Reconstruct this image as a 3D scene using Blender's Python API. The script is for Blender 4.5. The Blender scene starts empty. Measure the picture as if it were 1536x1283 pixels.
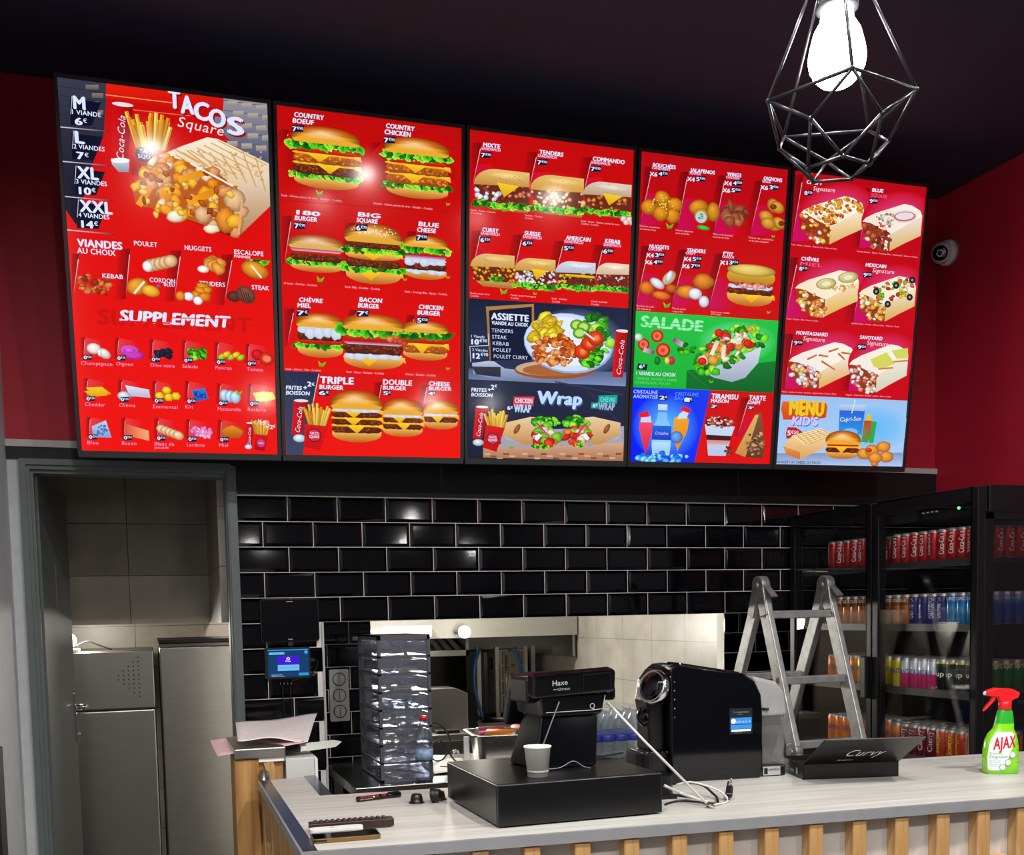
import bpy, bmesh, math, random
from mathutils import Vector, Matrix, Euler
from mathutils.geometry import tessellate_polygon
S = bpy.context.scene
COL = S.collection
PI = math.pi
R_ = math.radians
RND = random.Random(7)

# ------------------------------------------------------------------ camera
CAM = Vector((-.5509, -4.3255, 1.453))
FPX, CX, CY = 1556.2, 764.4, 1029.5
cam = bpy.data.objects.new('camera', bpy.data.cameras.new('camera'))
COL.objects.link(cam)
RM = Matrix.Rotation(-.3324, 3, 'Z') @ Matrix.Rotation(-.0688, 3, 'X') @ Matrix.Rotation(.0208, 3, 'Y')
cm = Matrix((RM.col[0], RM.col[2], -RM.col[1])).transposed().to_4x4()
cm.translation = CAM
cam.matrix_world = cm
cam.data.sensor_fit = 'HORIZONTAL'
cam.data.sensor_width = 36
cam.data.lens = FPX / 1536 * 36
cam.data.shift_x = (768 - CX) / 1536
cam.data.shift_y = (CY - 641.5) / 1536
cam.data.clip_start = .05
S.camera = cam
# ------------------------------------------------------------------ world, exposure
S.view_settings.view_transform = 'Standard'
S.view_settings.look = 'None'
S.view_settings.exposure = 0
S.view_settings.gamma = 1
S.view_settings.use_curve_mapping = False
W = bpy.data.worlds.new('world'); S.world = W; W.use_nodes = True
W.node_tree.nodes['Background'].inputs[0].default_value = (.05, .055, .07, 1)
W.node_tree.nodes['Background'].inputs[1].default_value = .05

def area_light(name, loc, rot, size, power, col, sy=None):
    l = bpy.data.lights.new(name, 'AREA'); l.energy = power; l.color = col; l.size = size
    if sy: l.shape = 'RECTANGLE'; l.size_y = sy
    else: l.shape = 'DISK'
    o = bpy.data.objects.new(name, l); o.location = loc; o.rotation_euler = rot; COL.objects.link(o); return o
def point_light(name, loc, power, col, r=.03):
    l = bpy.data.lights.new(name, 'POINT'); l.energy = power; l.color = col; l.shadow_soft_size = r
    o = bpy.data.objects.new(name, l); o.location = loc; COL.objects.link(o); return o
CEIL = 3.475
# recessed ceiling spots of the shop floor (their lamps; housings are built further down)
SPOTS = [(-.42, -3.3), (.84, -3.3), (2.1, -3.3), (-.42, -5.0), (.84, -5.0), (2.1, -5.0)]
for x, y in SPOTS:
    l = area_light('ceiling_spot_lamp', (x, y, CEIL - .03), (0, 0, 0), .09, 42, (1, .96, .9)); l.data.spread = R_(170)
# pendant bulbs
PEND = [(.21, -3.3, 2.072), (1.32, -3.3, 2.10), (2.1, -4.4, 2.03)]

# ------------------------------------------------------------------ materials
def lin(c):
    return tuple(((v / 255) / 12.92 if v / 255 <= .04045 else ((v / 255 + .055) / 1.055) ** 2.4) for v in c[:3])
def mat(name, c, rough=.5, metal=0, spec=.5, noise=0, nscale=20, stretch=None, bump=0, coat=0, emit=0, ior=1.5, trans=0):
    m = bpy.data.materials.new(name); m.use_nodes = True
    nt = m.node_tree; b = nt.nodes['Principled BSDF']
    col = lin(c) + (1,)
    b.inputs['Base Color'].default_value = col
    b.inputs['Roughness'].default_value = rough
    b.inputs['Metallic'].default_value = metal
    b.inputs['Specular IOR Level'].default_value = spec
    b.inputs['IOR'].default_value = ior
    b.inputs['Coat Weight'].default_value = coat
    b.inputs['Transmission Weight'].default_value = trans
    if emit:
        b.inputs['Emission Color'].default_value = col; b.inputs['Emission Strength'].default_value = emit
    if noise or bump:
        tc = nt.nodes.new('ShaderNodeTexCoord'); mp = nt.nodes.new('ShaderNodeMapping'); n = nt.nodes.new('ShaderNodeTexNoise')
        n.inputs['Scale'].default_value = nscale; n.inputs['Detail'].default_value = 4
        if stretch: mp.inputs['Scale'].default_value = stretch
        nt.links.new(tc.outputs['Object'], mp.inputs[0]); nt.links.new(mp.outputs[0], n.inputs[0])
        if noise:
            r = nt.nodes.new('ShaderNodeValToRGB')
            r.color_ramp.elements[0].position = .3; r.color_ramp.elements[1].position = .7
            r.color_ramp.elements[0].color = tuple(v * (1 - noise) for v in col[:3]) + (1,)
            r.color_ramp.elements[1].color = tuple(min(1, v * (1 + noise)) for v in col[:3]) + (1,)
            nt.links.new(n.outputs[0], r.inputs[0]); nt.links.new(r.outputs[0], b.inputs['Base Color'])
        if bump:
            bp = nt.nodes.new('ShaderNodeBump'); bp.inputs['Strength'].default_value = bump; bp.inputs['Distance'].default_value = .01
            nt.links.new(n.outputs[0], bp.inputs['Height']); nt.links.new(bp.outputs[0], b.inputs['Normal'])
    return m
def glass_mat(name, tint=(255, 255, 255), refl=1.0, rough=0.0, milk=0.0, milkc=(200, 205, 215)):
    m = bpy.data.materials.new(name); m.use_nodes = True; nt = m.node_tree; nt.nodes.clear()
    out = nt.nodes.new('ShaderNodeOutputMaterial'); tr = nt.nodes.new('ShaderNodeBsdfTransparent'); gl = nt.nodes.new('ShaderNodeBsdfGlossy')
    fr = nt.nodes.new('ShaderNodeFresnel'); mx = nt.nodes.new('ShaderNodeMixShader'); ml = nt.nodes.new('ShaderNodeMath'); ml.operation = 'MULTIPLY'
    tr.inputs[0].default_value = lin(tint) + (1,); gl.inputs['Roughness'].default_value = rough; fr.inputs[0].default_value = 1.5
    ml.inputs[1].default_value = refl
    ge = nt.nodes.new('ShaderNodeNewGeometry'); io = nt.nodes.new('ShaderNodeMath'); io.operation = 'MULTIPLY_ADD'; io.inputs[1].default_value = 1 / 1.5 - 1.5; io.inputs[2].default_value = 1.5
    nt.links.new(ge.outputs['Backfacing'], io.inputs[0]); nt.links.new(io.outputs[0], fr.inputs[0])
    nt.links.new(fr.outputs[0], ml.inputs[0]); nt.links.new(ml.outputs[0], mx.inputs[0])
    base = tr
    if milk:
        df = nt.nodes.new('ShaderNodeBsdfDiffuse'); df.inputs[0].default_value = lin(milkc) + (1,)
        tl = nt.nodes.new('ShaderNodeBsdfTranslucent'); tl.inputs[0].default_value = lin(milkc) + (1,)
        a = nt.nodes.new('ShaderNodeAddShader'); m1 = nt.nodes.new('ShaderNodeMixShader'); m2 = nt.nodes.new('ShaderNodeMixShader')
        m1.inputs[0].default_value = .5; m2.inputs[0].default_value = milk
        nt.links.new(df.outputs[0], m1.inputs[1]); nt.links.new(tl.outputs[0], m1.inputs[2])
        nt.links.new(tr.outputs[0], m2.inputs[1]); nt.links.new(m1.outputs[0], m2.inputs[2]); base = m2
    nt.links.new(base.outputs[0], mx.inputs[1]); nt.links.new(gl.outputs[0], mx.inputs[2]); nt.links.new(mx.outputs[0], out.inputs[0])
    return m
def emit_mat(name, c, s):
    m = bpy.data.materials.new(name); m.use_nodes = True; nt = m.node_tree; b = nt.nodes['Principled BSDF']
    b.inputs['Base Color'].default_value = (.8, .8, .8, 1)
    b.inputs['Emission Color'].default_value = lin(c) + (1,); b.inputs['Emission Strength'].default_value = s
    return m
def wood_mat(name, c1, c2, scale=(9, 9, .9), rough=.55, nscale=3.0):
    m = mat(name, c1, rough); nt = m.node_tree; b = nt.nodes['Principled BSDF']
    tc = nt.nodes.new('ShaderNodeTexCoord'); mp = nt.nodes.new('ShaderNodeMapping'); mp.inputs['Scale'].default_value = scale
    n = nt.nodes.new('ShaderNodeTexNoise'); n.inputs['Scale'].default_value = nscale; n.inputs['Detail'].default_value = 6; n.inputs['Distortion'].default_value = .6
    r = nt.nodes.new('ShaderNodeValToRGB'); r.color_ramp.elements[0].position = .32; r.color_ramp.elements[1].position = .68
    r.color_ramp.elements[0].color = lin(c1) + (1,); r.color_ramp.elements[1].color = lin(c2) + (1,)
    nt.links.new(tc.outputs['Object'], mp.inputs[0]); nt.links.new(mp.outputs[0], n.inputs[0]); nt.links.new(n.outputs[0], r.inputs[0]); nt.links.new(r.outputs[0], b.inputs['Base Color'])
    return m
def attr_mat(name, rough=.5, emit=0, spec=.5):
    m = bpy.data.materials.new(name); m.use_nodes = True; nt = m.node_tree; b = nt.nodes['Principled BSDF']
    a = nt.nodes.new('ShaderNodeAttribute'); a.attribute_name = 'Col'
    b.inputs['Roughness'].default_value = rough; b.inputs['Specular IOR Level'].default_value = spec
    if emit:
        b.inputs['Base Color'].default_value = (.004, .004, .005, 1)
        nt.links.new(a.outputs['Color'], b.inputs['Emission Color']); b.inputs['Emission Strength'].default_value = emit
    else: nt.links.new(a.outputs['Color'], b.inputs['Base Color'])
    return m
def tile_mat(name, c, grout, tw, th, ox, oy, axis, gap=.004, rough=.35, rot90=False):
    # procedural stack-bond tiles: joint lines from modulo of object coordinates
    m = mat(name, c, rough); nt = m.node_tree; b = nt.nodes['Principled BSDF']
    N = nt.nodes.new; L = nt.links.new
    tc = N('ShaderNodeTexCoord'); sp = N('ShaderNodeSeparateXYZ'); L(tc.outputs['Object'], sp.inputs[0])
    def line(sock, off, per):
        a = N('ShaderNodeMath'); a.operation = 'SUBTRACT'; L(sock, a.inputs[0]); a.inputs[1].default_value = off - gap / 2 - 100 * per
        q = N('ShaderNodeMath'); q.operation = 'MODULO'; L(a.outputs[0], q.inputs[0]); q.inputs[1].default_value = per
        r = N('ShaderNodeMath'); r.operation = 'LESS_THAN'; L(q.outputs[0], r.inputs[0]); r.inputs[1].default_value = gap
        return r.outputs[0]
    mx = N('ShaderNodeMath'); mx.operation = 'MAXIMUM'
    L(line(sp.outputs[axis], ox, tw), mx.inputs[0]); L(line(sp.outputs['Z'], oy, th), mx.inputs[1])
    n = N('ShaderNodeTexNoise'); n.inputs['Scale'].default_value = 6; n.inputs['Detail'].default_value = 6; L(tc.outputs['Object'], n.inputs[0])
    r = N('ShaderNodeValToRGB'); r.color_ramp.elements[0].color = tuple(v * .86 for v in lin(c)) + (1,); r.color_ramp.elements[1].color = tuple(min(1, v * 1.12) for v in lin(c)) + (1,)
    r.color_ramp.elements[0].position = .35; r.color_ramp.elements[1].position = .65
    L(n.outputs[0], r.inputs[0])
    k = N('ShaderNodeMix'); k.data_type = 'RGBA'; L(mx.outputs[0], k.inputs[0]); L(r.outputs[0], k.inputs[6]); k.inputs[7].default_value = lin(grout) + (1,)
    L(k.outputs[2], b.inputs['Base Color'])
    return m

MT = dict(
    black_wall=mat('black_paint', (5, 5, 9), .6, noise=.1), ceiling=mat('black_ceiling_paint', (42, 44, 68), .75, noise=.08, nscale=8, bump=.05),
    red_wall=mat('red_wall_paint', (184, 22, 50), .6, noise=.05, nscale=4, bump=.04), grey_wall=mat('grey_wall_paint', (196, 199, 204), .6, noise=.05, bump=.03),
    grout=mat('light_grout', (238, 236, 232), .8, noise=.06), tile=mat('glossy_black_tile', (4, 4, 8), .07, spec=.42, bump=.015, nscale=9),
    dark_wall=mat('charcoal_wall_paint', (84, 84, 90), .6, noise=.08), floor=mat('grey_floor', (80, 78, 75), .4, noise=.1), white_trim=mat('white_trim', (190, 190, 192), .5),
    frame_grey=mat('grey_green_door_paint', (98, 108, 108), .4, noise=.04), leaf_grey=mat('door_leaf_paint', (92, 98, 98), .38, noise=.04),
    beige_back=tile_mat('beige_tiles_corridor', (150, 143, 132), (60, 56, 52), .40, .245, -.633, 1.92, 'X'),
    beige_backy=tile_mat('beige_tiles_corridor_side', (150, 143, 132), (60, 56, 52), .40, .245, .95, 1.92, 'Y'),
    beige_kit=tile_mat('beige_tiles_kitchen', (166, 162, 153), (120, 116, 108), .40, .254, .398, 1.285, 'Y'),
    beige_kitx=tile_mat('beige_tiles_kitchen_back', (188, 184, 174), (120, 116, 108), .40, .254, .1, 1.285, 'X'),
    steel=mat('brushed_steel', (165, 163, 158), .3, 1, noise=.05, nscale=14, stretch=(.4, .4, 14)), steel_d=mat('dark_steel', (120, 118, 114), .3, 1, noise=.05, nscale=14, stretch=(.4, .4, 14)),
    steel_h=mat('brushed_worktop_steel', (150, 150, 150), .22, 1, noise=.08, nscale=10, stretch=(1, 14, 1)),
    chrome=mat('chrome', (215, 215, 220), .08, 1), alu=mat('scuffed_aluminium', (166, 166, 166), .45, .65, noise=.18, nscale=26), alu_d=mat('cast_aluminium', (142, 142, 144), .45, .7, noise=.2, nscale=30),
    black_plastic=mat('black_plastic', (11, 11, 14), .38), black_gloss=mat('black_gloss_plastic', (4, 5, 10), .08, spec=.5), black_satin=mat('black_satin_metal', (10, 10, 12), .30, noise=.1),
    tv_frame=mat('dark_grey_bezel', (38, 38, 42), .4), black_metal=mat('black_frame_metal', (10, 10, 13), .4, spec=.35), white_plastic=mat('white_plastic', (225, 225, 225), .35), grey_plastic=mat('grey_plastic', (165, 167, 168), .4),
    worktop=wood_mat('pale_laminate', (178, 177, 173), (204, 203, 198), (.7, 16, 4), .42, 3.0), oak=wood_mat('oak_slats', (168, 126, 76), (204, 166, 114), (16, 16, 1.2), .5), pine=wood_mat('pine_board', (150, 104, 54), (200, 154, 94), (9, 9, .8), .5),
    trim_metal=mat('grey_edge_metal', (165, 165, 170), .38, .45, noise=.06), rail=mat('dark_rail', (70, 72, 76), .45, .5), panel=mat('grey_white_panel', (196, 190, 186), .5, noise=.04), paper=mat('white_paper', (225, 222, 220), .7), carton=mat('white_lacquer', (205, 207, 206), .4),
    lampmetal=mat('black_wire_metal', (74, 72, 76), .28, .85), socket=mat('grey_socket', (70, 68, 74), .5),
    glass=glass_mat('clear_glass'), glass_d=glass_mat('tinted_side_glass', (215, 205, 208), 1.2), pet=glass_mat('clear_pet', (240, 244, 248), 2.0, .03, .05), tower=glass_mat('smoky_clear_plastic', (226, 228, 236), 1.0, .12, .17, (200, 206, 220)),
    tower_frame=mat('grey_tower_plastic', (84, 84, 92), .45), tank=glass_mat('cloudy_tank_plastic', (222, 222, 224), 1.2, .05, .30, (190, 190, 190)),
    red_plastic=mat('red_trigger_plastic', (225, 28, 36), .3), green_liquid=mat('green_bottle_plastic', (128, 208, 30), .2, spec=.6), green_d=mat('dark_green_shrink', (40, 165, 50), .25), red=mat('bright_red', (200, 20, 25), .35), white=mat('plain_white', (235, 235, 235), .5),
    cream=mat('paper_cup', (244, 240, 234), .6), pink=mat('pink_print', (215, 150, 160), .7), dark=mat('near_black', (10, 10, 12), .5), label_blue=mat('label_blue', (30, 60, 190), .4), label_sky=mat('label_sky_blue', (40, 140, 225), .4),
    wrap=mat('gold_foil_sachet', (255, 238, 188), .9, spec=.1, noise=.08, nscale=60), cable=mat('black_cable', (14, 14, 15), .5), cable_w=mat('white_cable', (205, 205, 205), .5), blue_hose=mat('blue_gas_hose', (25, 85, 150), .4),
    white_hood=mat('white_hood_paint', (178, 176, 168), .45, noise=.03), brown=mat('dark_brown_plastic', (48, 30, 30), .35), gold=mat('gold_metal', (150, 120, 70), .3, .8), knifesteel=mat('blade_steel', (190, 190, 188), .25, 1), screen_off=mat('dark_screen_glass', (3, 3, 6), .05, spec=.5),
)
MT['bulb'] = emit_mat('lit_bulb', (255, 252, 248), 30)
MT['tube'] = emit_mat('lit_tube', (255, 246, 225), 1.5)
MT['bulb_k'] = emit_mat('lit_kitchen_bulb', (255, 248, 230), 3)
MT['spot'] = emit_mat('lit_spot', (255, 248, 236), 22)
MT['screen'] = attr_mat('lit_menu_screen', .10, 1.0, .35)
MT['print'] = attr_mat('printed_colour', .45)

# ------------------------------------------------------------------ mesh helpers
class MB:
    def __init__(s): s.v, s.f, s.m, s.sm, s.M, s.mi, s.smooth = [], [], [], [], None, 0, False
    def add(s, vs, fs, smooth=None):
        b = len(s.v)
        for p in vs:
            p = Vector(p); s.v.append(s.M @ p if s.M else p)
        for f in fs:
            s.f.append([b + i for i in f]); s.m.append(s.mi); s.sm.append(s.smooth if smooth is None else smooth)
        return s
    def box(s, x0, x1, y0, y1, z0, z1):
        return s.add([(x0, y0, z0), (x1, y0, z0), (x1, y1, z0), (x0, y1, z0), (x0, y0, z1), (x1, y0, z1), (x1, y1, z1), (x0, y1, z1)],
                     [(0, 3, 2, 1), (4, 5, 6, 7), (0, 1, 5, 4), (1, 2, 6, 5), (2, 3, 7, 6), (3, 0, 4, 7)], False)
    def quad(s, a, b, c, d): return s.add([a, b, c, d], [(0, 1, 2, 3)], False)
    def prism(s, poly, h0, h1, axis='z', smooth=False):
        # poly in the plane across axis: z->(x,y), y->(x,z), x->(y,z)
        n = len(poly)
        g = {'z': lambda p, h: (p[0], p[1], h), 'y': lambda p, h: (p[0], h, p[1]), 'x': lambda p, h: (h, p[0], p[1])}[axis]
        vs = [g(p, h0) for p in poly] + [g(p, h1) for p in poly]
        tris = [tuple(t) for t in tessellate_polygon([[Vector((p[0], p[1], 0)) for p in poly]])]
        fs = [(i, (i + 1) % n, n + (i + 1) % n, n + i) for i in range(n)]
        s.add(vs, fs, smooth)
        s.add(vs, tris + [tuple(n + i for i in reversed(t)) for t in tris], False)
        return s
    def lathe(s, prof, n=24, c=(0, 0, 0), axis='z', sx=1, sy=1, smooth=True, mats=None):
        k = len(prof); vs = []
        for (r, h) in prof:
            for i in range(n):
                a = 2 * PI * i / n; p = (r * math.cos(a) * sx, r * math.sin(a) * sy, h)
                if axis == 'x': p = (p[2], p[0], p[1])
                if axis == 'y': p = (p[0], p[2], p[1])
                vs.append((p[0] + c[0], p[1] + c[1], p[2] + c[2]))
        b = len(s.v); s.add(vs, [], smooth)
        for j in range(k - 1):
            for i in range(n):
                s.f.append([b + j * n + i, b + j * n + (i + 1) % n, b + (j + 1) * n + (i + 1) % n, b + (j + 1) * n + i])
                s.m.append(mats[j] if mats else s.mi); s.sm.append(smooth)
        for j, w in ((0, prof[0][0]), (k - 1, prof[-1][0])):
            if w > 1e-5:
                s.f.append([b + j * n + i for i in range(n)][::(-1 if j == 0 else 1)]); s.m.append(mats[min(j, k - 2)] if mats else s.mi); s.sm.append(False)
        return s
    def sphere(s, c, r, n=16, sx=1, sy=1, sz=1):
        return s.lathe([(r * math.sin(PI * i / 10) + 1e-6, -r * math.cos(PI * i / 10) * sz) for i in range(11)], n, c, 'z', sx, sy)
    def tube(s, pts, r, n=8, rs=None):
        pts = [Vector(p) for p in pts]; k = len(pts); ring = []
        t0 = (pts[1] - pts[0]).normalized(); up = Vector((0, 0, 1)) if abs(t0.z) < .9 else Vector((1, 0, 0))
        a = t0.cross(up).normalized(); vs = []
        for i, p in enumerate(pts):
            t = (pts[min(i + 1, k - 1)] - pts[max(i - 1, 0)]).normalized()
            a = (a - t * a.dot(t)).normalized(); b = t.cross(a); rr = rs[i] if rs else r
            vs += [p + (a * math.cos(2 * PI * j / n) + b * math.sin(2 * PI * j / n)) * rr for j in range(n)]
        fs = [(i * n + j, i * n + (j + 1) % n, (i + 1) * n + (j + 1) % n, (i + 1) * n + j) for i in range(k - 1) for j in range(n)]
        s.add(vs, fs, n > 4)
        s.add([vs[j] for j in range(n)] + [vs[(k - 1) * n + j] for j in range(n)], [tuple(range(n))[::-1], tuple(range(n, 2 * n))], False)
        return s
    def bar(s, a, b, w, d, up=(0, 0, 1)):
        # rectangular bar from a to b; w across, d along 'up'
        a, b, up = Vector(a), Vector(b), Vector(up); t = (b - a).normalized(); x = t.cross(up).normalized(); y = x.cross(t)
        vs = [p + x * (i * w / 2) + y * (j * d / 2) for p in (a, b) for i, j in ((-1, -1), (1, -1), (1, 1), (-1, 1))]
        return s.add(vs, [(0, 1, 2, 3), (7, 6, 5, 4), (0, 4, 5, 1), (1, 5, 6, 2), (2, 6, 7, 3), (3, 7, 4, 0)], False)
def spline(pts, k=6):
    P = [Vector(p) for p in pts]; out = []
    for i in range(len(P) - 1):
        p0, p1, p2, p3 = P[max(i - 1, 0)], P[i], P[i + 1], P[min(i + 2, len(P) - 1)]
        for j in range(k):
            t = j / k
            out.append(.5 * ((2 * p1) + (p2 - p0) * t + (2 * p0 - 5 * p1 + 4 * p2 - p3) * t * t + (3 * p1 - p0 - 3 * p2 + p3) * t ** 3))
    return out + [P[-1]]
def rrect(x0, x1, y0, y1, r, n=4):
    out = []
    for cx, cy, a0 in ((x1 - r, y1 - r, 0), (x0 + r, y1 - r, 90), (x0 + r, y0 + r, 180), (x1 - r, y0 + r, 270)):
        for i in range(n + 1):
            a = R_(a0 + 90 * i / n); out.append((cx + r * math.cos(a), cy + r * math.sin(a)))
    return out
def obj(name, mb, mats, parent=None, loc=(0, 0, 0), rz=0, bevel=0, seg=2, rot=None, fix=True):
    me = bpy.data.meshes.new(name)
    me.from_pydata([tuple(p) for p in mb.v], [], mb.f)
    ms = mats if isinstance(mats, (list, tuple)) else [mats]
    for m in ms: me.materials.append(MT[m] if isinstance(m, str) else m)
    me.polygons.foreach_set('material_index', mb.m); me.polygons.foreach_set('use_smooth', mb.sm)
    if fix:
        bm = bmesh.new(); bm.from_mesh(me); bmesh.ops.remove_doubles(bm, verts=bm.verts, dist=1e-6)
        bmesh.ops.recalc_face_normals(bm, faces=bm.faces); bm.to_mesh(me); bm.free()
    o = bpy.data.objects.new(name, me); COL.objects.link(o)
    o.location = loc; o.rotation_euler = rot or (0, 0, rz)
    if parent: o.parent = parent
    if bevel:
        b = o.modifiers.new('bevel', 'BEVEL'); b.width = bevel; b.segments = seg; b.limit_method = 'ANGLE'; b.angle_limit = R_(40)
    return o
def thing(name, label, cat, loc=(0, 0, 0), rz=0, group=None, rot=None):
    o = bpy.data.objects.new(name, None); COL.objects.link(o); o.empty_display_size = .05
    o.location = loc; o.rotation_euler = rot or (0, 0, rz); tag(o, label, cat, group); return o
def tag(o, label, cat, group=None):
    o['label'] = label; o['category'] = cat
    if group: o['group'] = group
    return o
def struct(name, mb, mats, parent=None, **k):
    o = obj(name, mb, mats, parent, **k)
    if parent is None: o['kind'] = 'structure'
    return o
def copy_tree(o, loc=None, rz=None, label=None, group=None):
    r = o.copy(); COL.objects.link(r)
    if loc is not None: r.location = loc
    if rz is not None: r.rotation_euler = (0, 0, rz)
    if label: r['label'] = label
    if group: r['group'] = group
    for ch in list(o.children):
        c = ch.copy(); COL.objects.link(c); c.parent = r
        for g in list(ch.children):
            d = g.copy(); COL.objects.link(d); d.parent = c
    return r
# lettering: the triangles of a string, cap height 1, starting at x = 0
_T = {}
def text_geo(s, bold=.02, res=3):
    key = (s, bold, res)
    if key not in _T:
        cu = bpy.data.curves.new('lettering', 'FONT'); cu.body = s; cu.size = 1; cu.resolution_u = res; cu.fill_mode = 'FRONT'; cu.space_character = 1.07
        o = bpy.data.objects.new('lettering', cu); COL.objects.link(o)
        bpy.context.view_layer.update()
        ev = o.evaluated_get(bpy.context.evaluated_depsgraph_get()); me = ev.to_mesh()
        me.calc_loop_triangles()
        V = [(v.co.x / .69, v.co.y / .69) for v in me.vertices]; Fs = [tuple(t.vertices) for t in me.loop_triangles]
        if bold > .012:     # heavier strokes: the outlines doubled a little apart
            n0, V0, F0 = len(V), V, Fs; V, Fs = [], []
            for k, (dx, dy) in enumerate(((-bold, 0), (bold, 0), (0, bold * .55), (0, -bold * .55))):
                V += [(p[0] + dx, p[1] + dy) for p in V0]; Fs += [tuple(i + k * n0 for i in f) for f in F0]
        ev.to_mesh_clear(); bpy.data.objects.remove(o); bpy.data.curves.remove(cu)
        x0 = min((p[0] for p in V), default=0); V = [(p[0] - x0, p[1]) for p in V]
        _T[key] = (V, Fs, max((p[0] for p in V), default=1))
    return _T[key]
def text_mb(mb, s, x, z, h, y=0, w=None, bold=.02, shear=0, plane='xz', fn=None):
    # lettering in the local xz plane facing -y (or through fn(u, v) -> point)
    V, Fs, wd = text_geo(s, bold); kx = (w / wd) if w else h
    mb.add([(fn or (lambda u, v: (u, y, v)))(x + p[0] * kx + p[1] * h * shear, z + p[1] * h) for p in V], Fs, False)
    return mb
# ------------------------------------------------------------------ the room
TWD, THT, ZA = .203, .103, 1.85
def tiled(mb, x0, x1, z0, z1, y):
    # bevelled running-bond tiles (slot 1) over a grout plane (slot 0) in the plane y, facing -y
    mb.mi = 1
    r0 = int(math.floor((z0 - ZA) / THT)) ; r1 = int(math.ceil((z1 - ZA) / THT))
    for r in range(r0, r1):
        off = 0 if r % 2 == 0 else -TWD / 2
        k0 = int(math.floor((x0 - off) / TWD)) - 1
        for k in range(k0, k0 + int((x1 - x0) / TWD) + 4):
            a, b = max(x0, off + k * TWD + .0015), min(x1, off + (k + 1) * TWD - .0015)
            c, d = max(z0, ZA + r * THT + .0015), min(z1, ZA + (r + 1) * THT - .0015)
            if b - a < .012 or d - c < .012: continue
            t = [RND.uniform(-.0011, .0011) for _ in range(4)]
            e = .013; ia, ib = a + (e if a == off + k * TWD + .0015 else .0), b - (e if b == off + (k + 1) * TWD - .0015 else .0)
            ic, idd = c + e, d - e
            if ib - ia < .01 or idd - ic < .01: continue
            vs = [(a, y - .002, c), (b, y - .002, c), (b, y - .002, d), (a, y - .002, d)] + [(p[0], y - .0075 + q, p[1]) for p, q in zip(((ia, ic), (ib, ic), (ib, idd), (ia, idd)), (t[0], t[0] + t[1], t[0] + t[1] + t[2], t[0] + t[2]))]
            mb.add(vs, [(4, 5, 6, 7), (0, 1, 5, 4), (1, 2, 6, 5), (2, 3, 7, 6), (3, 0, 4, 7)], False)
    mb.mi = 0
XL, XR, YF = -1.03, 3.25, -7.2
w = MB(); w.box(-.2, XR, 0, .38, 1.438, 1.957); w.box(-.2, .126, 0, .38, 0, 1.438); w.box(.126, .404, .38, .45, 0, 1.438); w.box(2.25, XR, .38, .45, 0, 1.438)
tiled(w, -.2, XR, 1.438, 1.955, 0); tiled(w, -.2, .124, 0, 1.437, 0); tiled(w, .127, .404, 0, 1.437, .38); tiled(w, 2.25, XR, 0, 1.437, .38)
struct('wall_back', w, ['grout', 'tile'])
w = MB(); w.box(-.2, XR, -.012, .38, 1.957, 2.118); w.box(XL, -.2, -.012, .1, 2.075, 2.118)
struct('wall_back_band', w, 'black_wall')
w = MB(); w.box(XL, XR, -.02, .0, 2.118, 2.145); struct('trim_1', w, 'white_trim', bevel=.002)
w = MB(); w.box(.122, .131, -.009, .0, 0, 1.437); struct('trim_2', w, 'white_trim')
w = MB(); w.box(XL, XR, 0, .38, 2.145, CEIL + .05); struct('wall_back_upper', w, 'red_wall')
w = MB(); w.box(XR, XR + .1, -1.7, .45, 0, CEIL + .05); struct('wall_right', w, 'red_wall')
w = MB(); w.box(XR, XR + .1, YF, -1.7, 0, CEIL + .05); struct('wall_right_front', w, 'dark_wall')
w = MB(); w.box(XL - .1, XL, YF, -.0, 0, CEIL + .05); struct('wall_left', w, 'grey_wall')
w = MB(); w.box(XL - .1, XR + .1, YF - .1, YF, 0, CEIL + .05); struct('wall_front', w, 'dark_wall')
w = MB(); w.box(XL - .3, XR + .1, YF - .1, 4.4, -.06, 0); struct('floor', w, 'floor')
w = MB(); w.box(XL - .1, XR + .1, YF - .1, .38, CEIL, CEIL + .08); struct('ceiling', w, 'ceiling')
w = MB(); w.box(XL, XL + .012, -.75, -.62, 0, 1.06); struct('trim_3', w, 'black_wall')
# corridor and kitchen behind the tiled wall
w = MB(); w.box(-1.3, .6, 2.25, 2.33, 0, 2.62); struct('wall_corridor_back', w, 'beige_back')
w = MB(); w.box(-1.3, -.27, .95, 2.25, 1.445, 2.6); struct('wall_corridor_soffit', w, 'beige_back')
w = MB(); w.box(-.27, -.2, .10, 2.25, 1.445, 2.6); struct('wall_corridor_return', w, 'beige_backy')
w = MB(); w.box(-1.3, -1.22, .1, 2.33, 0, 2.62); struct('wall_corridor_left', w, 'beige_backy')
w = MB(); w.box(XL - .2, -.988, .0, .1, 0, 2.118); struct('wall_door_side', w, 'grey_wall')
w = MB(); w.box(2.25, 2.33, .45, 4.3, 0, 2.62); struct('wall_kitchen_right', w, 'beige_kit')
w = MB(); w.box(.6, 2.33, 4.2, 4.3, 0, 2.62); struct('wall_kitchen_back', w, 'steel_d')
w = MB(); w.box(.52, .6, 2.33, 4.3, 0, 2.62); struct('wall_kitchen_left', w, 'steel_d')
w = MB(); w.box(-1.3, 2.33, .38, 4.3, 2.6, 2.66); struct('ceiling_kitchen', w, 'white_hood')
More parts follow.
